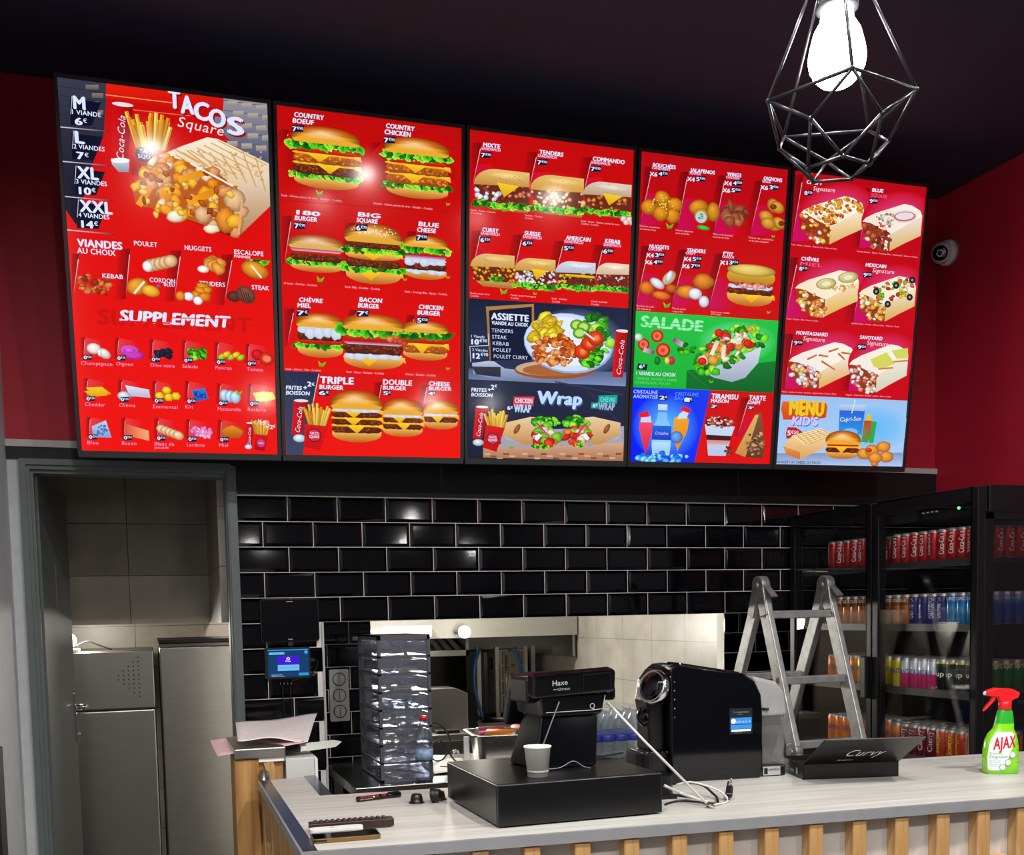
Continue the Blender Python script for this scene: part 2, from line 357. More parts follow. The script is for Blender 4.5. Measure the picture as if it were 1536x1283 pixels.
# door frame and door
fr = MB()
for d, y0, y1 in ((0, -.018, .1), (.013, -.006, .1), (.024, .012, .1)):
    xa, xb, zt = -.988 + d, -.22 - d * .5, 2.075 - d * 1.2
    wd = .022
    fr.box(xa, xa + wd, y0, y1, 0, zt - wd); fr.box(xb - wd * .5, xb, y0, y1, 0, zt - wd); fr.box(xa, xb, y0, y1, zt - wd, zt)
struct('trim_4', fr, 'frame_grey', fix=False)
w = MB(); w.box(-.238, -.198, -.012, -.0, 0, 2.07); struct('trim_5', w, 'frame_grey', bevel=.002)
dl = MB(); dl.box(-.04, 0, 0, .64, .01, 2.025)
dr = struct('door_1', dl, 'leaf_grey', loc=(-.932, .05, 0), rz=R_(-5), bevel=.003)
h = MB(); h.prism(rrect(.578, .614, .93, 1.16, .016), 0, .008, 'x'); obj('handle_plate', h, 'chrome', dr, bevel=.001)
h = MB(); h.tube([(.004, .596, 1.085), (.05, .596, 1.085)], .010); h.tube(spline([(.05, .596, 1.085), (.056, .57, 1.085), (.056, .48, 1.083)]), .009); obj('door_handle', h, 'chrome', dr)
h = MB(); h.tube([(.008, .596, .962), (.022, .596, .962)], .006); h.box(.02, .03, .592, .6, .955, .969); obj('lock_knob', h, 'chrome', dr)
h = MB()
for z in (1.55, 1.60, 1.65): h.box(0, .004, .30, .36, z, z + .008)
h.box(0, .003, .285, .29, 1.52, 1.70); obj('vent_slot', h, 'leaf_grey', dr)

# upright fridges in the corridor
def upright(x0, x1, y, zt, split, label, vent):
    t = thing('steel_fridge', label, 'fridge', ((x0 + x1) / 2, y, 0), 0)
    hw = (x1 - x0) / 2
    b = MB(); b.box(-hw, hw, .02, .7, .05, zt); obj('body', b, 'steel_d', t, bevel=.006)
    d = MB(); d.box(-hw + .002, hw - .002, -.03, .02, .1, (split - .004) if split else zt - .02); obj('door', d, 'steel', t, bevel=.008, seg=3)
    if split:
        p = MB(); p.box(-hw + .002, hw - .002, -.03, .02, split + .004, zt - .004); v = obj('upper_panel', p, 'steel', t, bevel=.004)
        q = MB()
        for i, n in enumerate((1, 3, 5, 6, 6)[::-1]): pass
        for c in range(5):
            n = (10, 8, 6, 4, 2)[c]
            for k in range(n):
                q.lathe([(.0036, 0), (.0036, .002)], 10, (hw - .075 - c * .024, -.0318, split + .16 + (k - (n - 1) / 2) * .022), 'y')
        obj('vent_hole', q, 'dark', v)
        g = MB(); g.tube([(-hw + .03, -.03, split), (-hw + .03, -.07, split)], .008); g.tube([(-hw + .03, -.07, split), (-hw + .11, -.075, split + .02)], .008); obj('key_handle', g, 'chrome', t)
    for sx in (-1, 1):
        for yy in (.06, .64):
            f = MB(); f.lathe([(.02, 0), (.02, .05)], 12, (sx * (hw - .05), yy, 0)); obj('foot', f, 'black_plastic', t)
    return t
upright(-.975, -.537, 1.25, 1.312, 1.018, 'steel corridor fridge with a triangle of vent holes below the glowing work lamp', 1)
f2 = upright(-.512, .10, 1.25, 1.345, None, 'plain brushed steel fridge in the corridor, taller one with black top edge', 0)
b = MB(); b.box(-.306, .306, -.03, .7, 1.345, 1.362); obj('top_edge', b, 'dark', f2)
lt = thing('work_lamp', 'small glowing clip lamp on top of the vented steel fridge behind the door', 'lamp', (-.93, 1.27, 1.312))
b = MB(); b.box(-.045, .045, -.03, .05, 0, .016); obj('base', b, 'white_plastic', lt, bevel=.004)
b = MB(); b.sphere((0, -.02, .056), .036); obj('bulb', b, 'bulb_k', lt)
b = MB(); b.tube(spline([(.03, .03, .03), (.08, .06, .05), (.13, .08, .03), (.19, .10, .006)]), .004); obj('cord', b, 'cable', lt)
point_light('work_lamp_light', (-.88, 1.30, 1.40), 17, (1, .93, .8), .04)

# ------------------------------------------------------------------ kitchen seen through the hatch
hd = thing('extractor_hood', 'white fronted extractor hood with steel baffles over the kitchen line', 'hood', (1.4, 2.3, 1.2))
b = MB(); b.box(-.75, .84, 0, .02, .105, .5); obj('front_panel', b, 'white_hood', hd)
b = MB(); b.box(.81, .83, .02, 1.30, -.045, .5); b.box(-.75, .83, 1.28, 1.30, -.02, .5); b.box(-.75, .83, .02, 1.30, .48, .5); obj('canopy', b, 'steel', hd)
b = MB()
for k in range(12): b.bar((-.62 + k * .07, .45, .0), (-.62 + k * .07, 1.1, .2), .028, .02)
b.box(-.75, .18, .42, .46, -.03, .01); b.box(.16, .18, .42, 1.28, -.03, .2); obj('baffle_filter', b, 'steel', hd)
tl = thing('strip_light', 'lit strip lamp on the white hood front above the drawer tower', 'lamp', (.98, 2.27, 1.345))
b = MB(); b.tube([(-.2, -.03, 0), (.2, -.03, 0)], .028, 14); obj('diffuser', b, 'tube', tl)
b = MB(); b.box(-.1, .21, -.03, .03, .02, .05); obj('mount', b, 'white_plastic', tl)
area_light('strip_light_glow', (.98, 2.2, 1.34), (R_(-70), 0, 0), .4, 24, (1, .95, .84), .08)
bl = thing('globe_bulb', 'round lit bulb on the white hood front beside the strip lamp', 'lamp', (1.40, 2.302, 1.345))
b = MB(); b.lathe([(.016, -.0), (.016, -.05), (.03, -.06)], 14, (0, 0, 0), 'y'); b.tube([(-.05, -.03, 0), (0, -.03, 0)], .014); obj('socket', b, 'socket', bl)
b = MB(); b.sphere((0, -.09, 0), .042); obj('bulb', b, 'bulb_k', bl)
point_light('globe_bulb_light', (1.40, 1.9, 1.33), 3.5, (1, .95, .84), .05)
area_light('unseen_kitchen_fill', (.35, 1.85, 2.56), (0, 0, 0), .5, 55, (1, .96, .88), .12)  # added fill light, out of view, to backlight the drawer tower
b = MB(); b.lathe([(.27, 0), (.27, .03), (.25, .035)], 28, (.35, 1.85, 2.565)); tag(obj('added_fill_disc', b, 'tube'), 'round glowing disc added as unseen kitchen fill light behind the tiled wall', 'ceiling light')  # glowing disc added as a fitting for the unseen fill light
# low steel unit with splash box, kebab grill
a = thing('fryer', 'steel fryer with a boxy upright splash guard behind the drawer tower', 'fryer', (1.16, 1.75, 0))
b = MB(); b.box(-.28, .25, .1, .6, .1, .72); obj('body', b, 'steel', a, bevel=.006)
for x in (-.24, .16):
    for y in (.14, .56):
        b = MB(); b.lathe([(.02, 0), (.02, .102)], 12, (x, y, 0)); obj('foot', b, 'black_plastic', a)
b = MB(); b.prism([(-.28, .722), (.21, .722), (.21, .955), (.13, .99), (-.28, .99)], .32, .58, 'y'); obj('splash_guard', b, 'steel', a, bevel=.004)
b = MB(); b.box(-.26, .23, .09, .104, .35, .68); obj('door', b, 'steel_d', a, bevel=.004)
b = MB(); b.lathe([(.03, 0), (.026, -.03), (.0, -.034)], 14, (.05, .10, .60), 'y'); obj('knob', b, 'chrome', a)
b = MB(); b.box(-.05, .10, .14, .26, .72, .74); obj('lid_grip', b, 'black_plastic', a, bevel=.004)
g = thing('kebab_grill', 'tall steel kebab grill with stacked burner panels at the kitchen back', 'grill', (1.88, 2.75, 0))
b = MB(); b.box(-.3, .3, -.2, .5, .0, .70); obj('stand', b, 'steel_d', g, bevel=.005)
b = MB()
for x in (-.2, -.06, .16, .22): b.box(x, x + .03, .1, .13, .70, 1.22)
obj('post', b, 'steel', g)
b = MB(); b.box(-.03, .16, .08, .12, .74, 1.2); bp = obj('burner_frame', b, 'steel_d', g)
for k in range(4):
    b = MB(); b.box(-.012, .142, .066, .08, .76 + k * .11, .855 + k * .11); obj('burner', b, mat('burner_ceramic', (120, 112, 100), .6, noise=.35, nscale=70) if k == 0 else bpy.data.materials['burner_ceramic'], bp, bevel=.004)
b = MB(); b.lathe([(.17, 0), (.19, .03), (.18, .03), (.16, .01)], 28, (-.02, -.02, .70)); b.tube([(-.02, -.02, .71), (-.02, -.02, 1.16)], .006); obj('spit_tray', b, 'steel', g)
b = MB(); b.tube(spline([(-.19, .05, 1.22), (-.24, .02, 1.1), (-.25, .0, .92), (-.2, -.02, .71)]), .012); obj('gas_hose', b, 'blue_hose', g)
b = MB(); b.tube(spline([(.06, .02, 1.22), (.09, .0, 1.1), (.14, -.0, .96), (.13, 0, .75)]), .012); obj('gas_hose', b, 'blue_hose', g)
sh = thing('steel_cabinet', 'dark steel cabinet with pull handle beside the kebab grill', 'cabinet', (2.02, 3.3, 0))
b = MB(); b.box(-.14, .2, 0, .5, 0, 1.17); obj('body', b, 'steel_d', sh, bevel=.005)
b = MB(); b.box(-.13, .19, -.02, 0, .1, 1.16); d = obj('door', b, 'steel_d', sh, bevel=.004)
b = MB(); b.tube([(-.1, -.02, 1.04), (-.1, -.06, 1.04), (-.1, -.06, 1.12), (-.1, -.02, 1.12)], .008); obj('handle', b, 'black_plastic', d)

# steel work table along the hatch
st = thing('work_table', 'stainless steel work table under the hatch carrying the drawer tower', 'table', (.17, -.40, 0))
b = MB(); b.box(0, 1.5, 0, .77, .76, .8); obj('tabletop', b, 'steel_h', st, bevel=.004)
b = MB(); b.box(.05, 1.45, .05, .70, .2, .23); obj('undershelf', b, 'steel_d', st)
for x in (.03, 1.43):
    for y in (.03, .68):
        b = MB(); b.box(x, x + .04, y, y + .04, 0, .76); obj('leg', b, 'steel', st)
# ------------------------------------------------------------------ counter
CT = .95
CA = math.atan(-.075); F0 = (-.258, -2.094)          # the counter stands a few degrees off the wall
wt = thing('worktop', 'pale wood grain laminate worktop with metal edge strips on the slatted counter', 'worktop', (F0[0], F0[1], 0), CA)
iv = Matrix.Rotation(-CA, 3, 'Z')
def ctr(x, y): p = iv @ Vector((x - F0[0], y - F0[1], 0)); return (p.x, p.y)
LB, IB, IF_, BR = ctr(-.245, -1.03), ctr(-.074, -.995), ctr(-.083, -1.385), (2.80, .71)
b = MB(); b.prism([(0, 0), (2.80, 0), BR, IF_, IB, LB], .928, CT, 'z'); obj('board', b, 'worktop', wt)
b = MB(); b.box(-.006, 2.8, -.006, 0, .926, CT + .001); b.box(-.004, 2.8, 0, .006, CT, CT + .0012)
b.bar((-.003, 0, .9385), (LB[0] - .003, LB[1], .9385), .006, .025); obj('edge_trim', b, 'trim_metal', wt)
MT['strip'] = mat('dark_blue_grey_strip', (112, 116, 132), .25, .9, noise=.15, nscale=12)
b = MB(); b.bar((.015, .006, CT + .0007), (LB[0] + .015, LB[1], CT + .0007), .032, .0015); obj('side_strip', b, 'strip', wt)
b = MB(); b.bar((IF_[0] - .014, IF_[1], CT + .0007), (IB[0] - .014, IB[1], CT + .0007), .032, .0015); b.bar((IF_[0] + .003, IF_[1], .9385), (IB[0] + .003, IB[1], .9385), .006, .025); obj('inner_strip', b, 'strip', wt)
cb = thing('counter_base', 'slatted oak counter front below the pale worktop', 'counter', (F0[0], F0[1], 0), CA)
b = MB(); b.box(.04, 2.8, .036, .06, 0, .925); b.bar((.045, .036, .4625), (LB[0] + .045, LB[1], .4625), .024, .925); b.box(.05, 2.8, .06, .62, 0, .05); obj('panel', b, 'panel', cb)
def slat(x, y, top, rz=0):
    m = MB(); m.box(-.0195, .0195, -.036, 0, 0.002, top); return obj('slat', m, 'oak', cb, (x, y, 0), rz, bevel=.003)
slL = slat(.028, .036, .923); slS = slat(.0886, .036, .80)
for k in range(1, 23):
    for o, dx in ((slL, 0), (slS, .0606)):
        c = o.copy(); COL.objects.link(c); c.location = (.028 + k * .1212 + dx, .036, 0); c.parent = cb
for k in range(8):
    c = (slL if k % 2 else slS).copy(); COL.objects.link(c); q = (.1 + k * .122) / LB[1]; c.location = (.033 + LB[0] * q, .1 + k * .122, 0); c.rotation_euler = (0, 0, -PI / 2 - math.atan(LB[0] / LB[1])); c.parent = cb
# wooden gate post, white cabinet, plate, papers, knife at the counter's end
gp = thing('gate_post', 'pine gate post with a steel hinge beside the door frame', 'post', (-.24, -.90, 0))
b = MB(); b.box(-.075, .0, -.06, .12, 0, 1.01); obj('post', b, 'pine', gp, bevel=.003)
b = MB(); b.box(.0, .078, -.045, .0, 0, 1.005); obj('board', b, 'pine', gp, bevel=.002)
b = MB(); b.bar((.03, -.052, 1.0), (.055, -.05, .90), .03, .014, (0, 1, 0)); obj('batten', b, 'oak', gp)
b = MB(); b.tube([(.012, -.075, .80), (.012, -.075, .975)], .011, 12); b.box(.004, .03, -.08, -.058, .8, .97); obj('hinge', b, 'steel', gp)
b = MB(); b.box(.0, .08, -.062, -.045, 1.0, 1.012); obj('end_cap', b, 'cream', gp)
wc = thing('white_cabinet', 'low white cabinet behind the worktop end with papers on it', 'cabinet', (-.10, -.96, 0))
b = MB(); b.box(-.055, .045, .012, .74, 0.0, 1.005); obj('body', b, 'carton', wc, bevel=.002)
b = MB(); b.box(-.055, .036, 0, .012, 0.02, 1.003); obj('door', b, 'carton', wc, bevel=.002)
b = MB(); b.box(.038, .047, .002, .5, .0, 1.0); obj('side_panel', b, 'white', wc)
pl = MB(); pl.box(-.08, .08, -.02, .34, 0, .034); o = obj('metal_plate', pl, 'steel', None, (-.235, -.95, 1.0125), 0, bevel=.004)
tag(o, 'thick grey metal plate lying on the pine gate post under the papers', 'plate')
def sheet(name, corners, z, amp, seed, m, label):
    r = random.Random(seed); b = MB(); n = 14; a = [Vector(c) for c in corners]
    ph = [r.uniform(0, 6) for _ in range(4)]; vs = []
    for j in range(n + 1):
        for i in range(n + 1):
            u, v = i / n, j / n; p = (a[0] * (1 - u) + a[1] * u) * (1 - v) + (a[3] * (1 - u) + a[2] * u) * v
            vs.append((p.x, p.y, p.z + amp * (1 + math.sin(u * 7 + ph[0]) * math.cos(v * 4 + ph[1]) * .8)))
    fs = [(j * (n + 1) + i, j * (n + 1) + i + 1, (j + 1) * (n + 1) + i + 1, (j + 1) * (n + 1) + i) for j in range(n) for i in range(n)]
    b.add(vs, fs, True); o = obj(name, b, m, fix=False)
    s = o.modifiers.new('thickness', 'SOLIDIFY'); s.thickness = .0006
    tag(o, label, 'paper'); return o
MT['print_paper'] = mat('pink_printed_paper', (240, 234, 236), .7, noise=.12, nscale=55, stretch=(1, 3, 1)); MT['pink_paper'] = mat('pink_paper', (236, 200, 206), .7, noise=.12, nscale=40)
sheet('paper_sheet', [(-.30, -.925, 1.066), (-.075, -.90, 1.046), (.05, -.30, 1.078), (-.27, -.45, 1.072)], 0, .008, 3, 'print_paper', 'printed white sheet on top of the paper pile on the cabinet')
sheet('paper_sheet', [(-.365, -.955, 1.022), (-.09, -.95, 1.0475), (-.06, -.55, 1.05), (-.37, -.60, 1.036)], 0, .005, 5, 'pink_paper', 'pink sheet hanging over the plate edge under the printed sheet')
k = thing('knife', 'steel knife blade poking out from under the papers', 'knife', (-.05, -.88, 1.03), rot=(R_(58), R_(-3), R_(8)))
b = MB(); b.prism([(-.05, -.012), (.0, -.014), (.07, -.012), (.095, .004), (.07, .014), (-.05, .016)], 0, .002, 'z'); obj('blade', b, 'knifesteel', k)
b = MB(); b.box(-.16, -.05, -.012, .014, -.004, .012); obj('handle', b, 'black_plastic', k, bevel=.004)

# ------------------------------------------------------------------ tablets, socket, cables on the pillar
t = thing('tablet', 'switched off black tablet on the tiled pillar above the lit one', 'tablet', (-.008, -.012, 1.448), 0)
b = MB(); b.prism(rrect(-.118, .118, -.088, .088, .014), -.014, 0, 'y'); obj('case', b, 'black_metal', t, bevel=.002)
b = MB(); b.prism(rrect(-.114, .114, -.084, .084, .012), -.0155, -.0138, 'y'); sc = obj('screen', b, 'screen_off', t)
b = MB(); b.box(-.013, .013, -.0165, -.0152, .0755, .078); b.box(-.01, .008, -.0165, -.0152, -.079, -.075); obj('brand_mark', b, 'grey_plastic', sc)
b = MB(); b.tube([(0, -.006, -.088), (0, -.006, -.118)], .003); b.box(-.01, .01, -.012, 0, -.103, -.088); obj('charging_lead', b, 'cable', t)
t = thing('tablet', 'small lit tablet with a blue screen on the tiled pillar', 'tablet', (-.012, -.014, 1.272), 0)
b = MB(); b.prism(rrect(-.103, .082, -.062, .066, .008), -.012, 0, 'y'); obj('case', b, 'black_plastic', t, bevel=.002)
BLUE_TABLET = t
b = MB(); b.tube(spline([(.082, -.006, .012), (.10, -.008, .012), (.112, -.006, 0), (.10, -.004, -.03), (.06, -.004, -.058), (.0, -.004, -.072)]), .0025); b.box(.082, .097, -.011, -.001, .006, .018); obj('charging_lead', b, 'cable', t)
for i in range(4):
    b = MB(); b.sphere((-.043 + i * .0145, -.004, -.085), .009, 12, .8, .8, 1.2); obj('cable_clip', b, 'black_plastic', t)
for dx in (-.035, -.004):
    b = MB(); b.tube(spline([(dx, -.004, -.09), (dx + .002, -.004, -.16), (dx + .008, -.004, -.30)]), .0025); obj('hanging_lead', b, 'cable', t)
so = thing('wall_socket', 'grey triple wall socket on the recessed black tiles by the drawer tower', 'socket', (.25, .370, 1.104), 0)
b = MB(); b.prism(rrect(-.044, .044, -.118, .118, .006), -.012, 0, 'y'); obj('plate', b, 'grey_plastic', so, bevel=.003)
for k in (-1, 0, 1):
    b = MB(); b.lathe([(.030, -.0125), (.030, -.015), (.0275, -.0152), (.0275, -.0125)], 28, (0, 0, k * .073), 'y'); rg = obj('socket_ring', b, 'rail', so, fix=False)
    b = MB(); b.lathe([(.026, -.0155), (.026, -.012)], 24, (0, 0, k * .073), 'y'); obj('shutter', b, 'grey_plastic', so, bevel=.001)
    b = MB(); b.box(-.0015, .0015, -.0165, -.0154, k * .073 - .02, k * .073 + .02); obj('shutter_line', b, 'rail', rg)

# ------------------------------------------------------------------ drawer tower with contents, bottle
tw = thing('drawer_tower', 'smoky plastic drawer tower of eight clear drawers on the steel table', 'storage tower', (.29, -.31, .8))
HT, WT, DP, NZ = .582, .212, .40, 8; dz = (HT - .02) / NZ
b = MB()
for x in (0, WT - .012):
    for y in (-.004, DP - .014): b.box(x, x + .012, y, y + .018, 0, HT)
for k in range(NZ + 1):
    z = .0 + k * dz; tk = .008 if k < NZ else .02
    b.box(0, WT, -.004, .008, z, z + tk); b.box(0, .008, 0, DP, z, z + tk); b.box(WT - .008, WT, 0, DP, z, z + tk); b.box(0, WT, DP - .008, DP, z, z + tk)
b.box(0, WT, 0, DP, HT - .006, HT); obj('frame', b, 'tower_frame', tw)
for k in range(NZ):
    z0, z1 = k * dz + .009, (k + 1) * dz - .002
    b = MB(); b.box(.013, WT - .013, -.002, .001, z0, z1); b.box(.011, .013, .002, DP - .01, z0, z1 - .008); b.box(WT - .013, WT - .011, .002, DP - .01, z0, z1 - .008); b.box(.013, WT - .013, .002, DP - .01, z0 - .001, z0 + .001); b.box(.013, WT - .013, DP - .014, DP - .012, z0, z1)
    d = obj('drawer', b, 'tower', tw)
    b = MB(); b.prism([(WT / 2 + .055 * math.cos(a), z1 - .006 - .018 * math.sin(a)) for a in [PI * i / 12 for i in range(13)]], -.010, -.002, 'y'); obj('grip', b, 'tower', d)
for k in range(NZ):
    r = random.Random(40 + k); b = MB()
    for i in range(44):
        x, y, z = r.uniform(.035, WT - .035), r.uniform(.02, .35), k * dz + .014 + r.uniform(0, .010)
        b.M = Matrix.Translation((x, y, z)) @ Euler((r.uniform(-.12, .12), r.uniform(-.12, .12), r.uniform(0, 6))).to_matrix().to_4x4(); b.box(-.018, .018, -.013, .013, 0, .003)
    b.M = None
    o = obj('sauce_sachets', b, 'wrap' if k != 4 else mat('blue_sachet', (40, 70, 150), .35), None, (.29, -.31, .8)); o['kind'] = 'stuff'
    tag(o, ('pale sachets heaped in the bottom drawer of the clear tower', 'pale sachets in the clear tower drawer, second from the bottom', 'pale sachets in the clear tower drawer, third from the bottom', 'pale sachets in the clear tower drawer behind the red bottle cap', 'dark blue sachets in the middle drawer of the clear tower', 'pale sachets in the clear tower drawer, third from the top', 'pale sachets in the clear tower drawer, second from the top', 'pale sachets in the topmost drawer of the clear tower')[k], 'sachets')
def pet_bottle(name, loc, h, r, cap, lab, label, cat='bottle', group=None):
    t = thing(name, label, cat, loc, 0, group)
    b = MB(); b.lathe([(r * .85, 0), (r, .01), (r, h * .28), (r * .93, h * .31), (r, h * .34), (r, h * .52), (r * .92, h * .56), (r, h * .6), (r * .96, h * .7), (r * .6, h * .84), (r * .38, h * .9), (r * .36, h * .96)], 20); obj('body', b, 'pet', t)
    b = MB(); b.lathe([(r * .44, h * .93), (r * .44, h), (r * .4, h)], 14); obj('cap', b, cap, t)
    b = MB(); b.lathe([(r * 1.01, h * .34), (r * 1.01, h * .5)], 20); obj('label', b, lab, t)
    return t
t = pet_bottle('water_bottle', (.455, -.36, .8), .262, .035, 'red_plastic', mat('bottle_label', (150, 180, 215), .4, noise=.4, nscale=40), 'clear water bottle with a bright red cap before the drawer tower')
pn = thing('steel_pan', 'deep steel food pan holding drink cans on the work table', 'pan', (.93, .02, .80), R_(-8))
b = MB(); pr = rrect(-.15, .15, -.12, .14, .035, 5); q = rrect(-.175, .175, -.14, .165, .03, 5); pb = rrect(-.135, .135, -.105, .125, .035, 5); n = len(pr)
vs = [(x, y, .002) for x, y in pb] + [(x, y, .135) for x, y in pr] + [(x, y, .137) for x, y in q] + [(x, y, .131) for x, y in q] + [(x * .98, y * .98, .125) for x, y in pr] + [(x * .98, y * .98, .006) for x, y in pb]
b.add(vs, [(j * n + i, j * n + (i + 1) % n, (j + 1) * n + (i + 1) % n, (j + 1) * n + i) for j in range(3) for i in range(n)], True)
b.add(vs, [tuple(range(n))], False); obj('pan_body', b, 'steel', pn, fix=False)
b = MB(); b.box(-.2, -.178, -.06, -.04, -.0, .125); obj('side_tab', b, 'carton', pn)
def lying_can(loc, rz, m, label):
    t = thing('drink_can', label, 'can', loc, 0, None, rot=(0, R_(90), rz))
    b = MB(); b.lathe([(.024, -.07), (.029, -.064), (.029, .058), (.025, .068), (.024, .07), (.022, .066)], 20, mats=[0, 1, 0, 0, 0]); obj('body', b, ['alu', m], t)
    b = MB(); b.box(-.008, .012, -.006, .006, .067, .069); obj('pull_tab', b, 'chrome', t)
MT['can_pink'] = mat('dusky_pink_can', (170, 70, 95), .3, .3); MT['can_orange'] = mat('orange_can', (225, 130, 30), .3, .3); MT['can_red'] = mat('red_can', (165, 22, 26), .28, .3)
lying_can((.88, .09, .925), 0, 'can_pink', 'dusky pink can lying at the back of the steel pan')
lying_can((.90, .0, .92), R_(-35), 'can_orange', 'orange can lying in front in the steel pan with its lid showing')
b = thing('drink_can', 'red can end facing outward beside the orange can in the pan', 'can', (1.0, .02, .932), 0, None, rot=(R_(90), 0, R_(10)))
c = MB(); c.lathe([(.026, -.06), (.029, -.054), (.029, .05), (.027, .058), (.0, .056)], 20); obj('body', c, 'can_red', b)
# black leads and papers on the steel table
ld = MB(); ld.tube(spline([(.55, .17, .808), (.6, .19, .95), (.66, .19, .97), (.71, .17, .9), (.68, .15, .82), (.62, .1, .815), (.60, .11, .86), (.65, .12, .90), (.68, .02, .83), (.69, -.06, .812), (.66, -.1, .809), (.60, -.06, .809)], 10), .004)
tag(obj('power_lead', ld, 'cable'), 'black power lead looping up beside the drawer tower', 'cable')
sheet('paper_sheet', [(.53, -.22, .802), (.72, -.2, .803), (.76, .16, .806), (.56, .14, .804)], 0, .004, 9, 'paper', 'crumpled white sheet on the work table under the black lead')
# shrink-wrapped water bottles against the hatch's right end
MT['cris'] = mat('blue_water_label', (40, 55, 165), .4, noise=.5, nscale=24)
w0 = pet_bottle('small_water_bottle', (1.30, -.10, .801), .225, .032, 'white_plastic', 'cris', 'small blue labelled water bottle in the pack between till and coffee machine', 'bottle', 'pack of small water bottles on the steel table')
for i in range(4):
    for j in range(3):
        if i or j: copy_tree(w0, (1.30 + i * .066, -.10 + j * .066, .801))
fl = MB(); fl.prism(rrect(1.262, 1.536, -.138, .072, .03), .803, 1.032, 'z'); MT['film'] = glass_mat('shrink_film', (248, 250, 252), 1.5, .12, .03)
tag(obj('shrink_wrap', fl, 'film'), 'clear shrink film around the pack of small water bottles', 'film')
# ------------------------------------------------------------------ till
cd = thing('cash_drawer', 'wide black metal cash drawer under the till on the worktop', 'cash drawer', (.205, -2.035, CT), 0)
b = MB(); b.box(0, .43, .012, .44, .005, .104); obj('body', b, 'black_satin', cd, bevel=.003)
b = MB(); b.box(.0, .43, 0, .010, .004, .104); obj('front', b, 'black_satin', cd, bevel=.003)
for x in (.03, .39):
    for y in (.04, .40):
        b = MB(); b.lathe([(.012, 0), (.012, .01)], 12, (x, y, 0)); obj('foot', b, 'black_plastic', cd)
MT['lead_grey'] = mat('grey_lead', (110, 110, 112), .5)
ps = thing('till', 'black point of sale till with a small customer display facing out', 'till', (.455, -1.78, CT + .104), R_(4))
b = MB()
lo = [(-.098, -.075), (.082, -.075), (.082, .095), (-.098, .095)]; hi = [(-.058, -.045), (.105, -.045), (.105, .07), (-.058, .07)]
def loft(mb, a, za, c, zc):
    mb.add([(x, y, za) for x, y in a] + [(x, y, zc) for x, y in c], [(0, 1, 5, 4), (1, 2, 6, 5), (2, 3, 7, 6), (3, 0, 4, 7), (3, 2, 1, 0), (4, 5, 6, 7)], False)
loft(b, lo, 0, hi, .155); obj('column', b, 'black_gloss', ps, bevel=.008, seg=3)
b = MB(); loft(b, [(-.075, -.08), (.095, -.08), (.1, .08), (-.075, .08)], .135, [(-.085, -.088), (.11, -.088), (.11, .08), (-.085, .08)], .19); obj('neck', b, 'black_gloss', ps, bevel=.006, seg=3)
b = MB(); b.M = Matrix.Translation((.012, -.105, .218)) @ Matrix.Rotation(R_(10), 4, 'X') @ Matrix.Rotation(R_(-2.5), 4, 'Y'); b.box(-.122, .113, -.0, .045, -.032, .030); hd_ = obj('customer_display', b, 'black_gloss', ps, bevel=.010, seg=3)
HM = b.M.copy()
b = MB(); b.M = HM; b.box(.018, .095, -.0012, .001, -.02, .021); obj('display_window', b, 'screen_off', hd_, bevel=.0)
b = MB(); b.M = HM
for a0, a1, c0, c1 in ((.015, .018, -.023, .024), (.095, .098, -.023, .024), (.015, .098, .021, .024), (.015, .098, -.023, -.02)): b.box(a0, a1, -.002, .001, c0, c1)
obj('window_rim', b, 'black_plastic', hd_)
b = MB(); b.M = HM; text_mb(b, 'Haxe', -.070, .002, .0135, -.0015, bold=.02); text_mb(b, '•••Direct', -.067, -.012, .0075, -.0015, .046, bold=.015); obj('logo', b, 'white', hd_, fix=False)
b = MB(); b.M = Matrix.Translation((.0, .10, .165)) @ Matrix.Rotation(R_(24), 4, 'X'); b.box(-.09, .115, .0, .03, -.075, .075); obj('touch_screen', b, 'black_plastic', ps, bevel=.008, seg=3)
b = MB(); b.box(-.105, -.075, -.05, .06, .17, .235); obj('side_bracket', b, 'black_plastic', ps, bevel=.006)
b = MB(); b.box(.118, .15, -.06, -.02, .168, .205); obj('side_button', b, 'black_gloss', ps, bevel=.008, seg=3)
b = MB(); b.tube([(-.07, -.091, .148), (.06, -.091, .148), (.093, -.091, .15), (.10, -.0905, .185)], .0012, 6); text_mb(b, 'Q', .055, .152, .014, -.0905, bold=0); obj('trim_line', b, 'grey_plastic', ps, fix=False)
b = MB(); b.tube(spline([(-.035, -.096, .175), (-.06, -.097, .12), (-.085, -.095, .06), (-.10, -.09, .02)]), .0018); obj('grey_lead', b, 'lead_grey', ps)
b = MB(); b.tube(spline([(-.095, -.10, .006), (-.04, -.10, .006), (.0, -.098, .02), (.03, -.10, .004), (.035, -.125, .003)]), .0016); obj('base_lead', b, 'lead_grey', ps)
b = MB(); b.tube(spline([(.08, .05, .004), (.13, .06, .004), (.17, .05, .004), (.24, .07, .004)]), .003); obj('rear_lead', b, 'cable', ps)
cu = thing('paper_cup', 'small white paper cup standing on the cash drawer', 'cup', (.338, -1.95, CT + .1045))
b = MB(); b.lathe([(.0, .005), (.0235, .005), (.0245, 0), (.0255, 0), (.0325, .071), (.0345, .0715), (.0345, .075), (.0315, .075), (.0243, .007), (.0, .007)], 28); obj('cup_wall', b, 'cream', cu)
b = MB(); b.lathe([(.0266, .009), (.0273, .016)], 28); obj('printed_band', b, mat('cup_print', (150, 146, 142), .6, noise=.4, nscale=300), cu)
MT['cup_print'] = bpy.data.materials['cup_print']
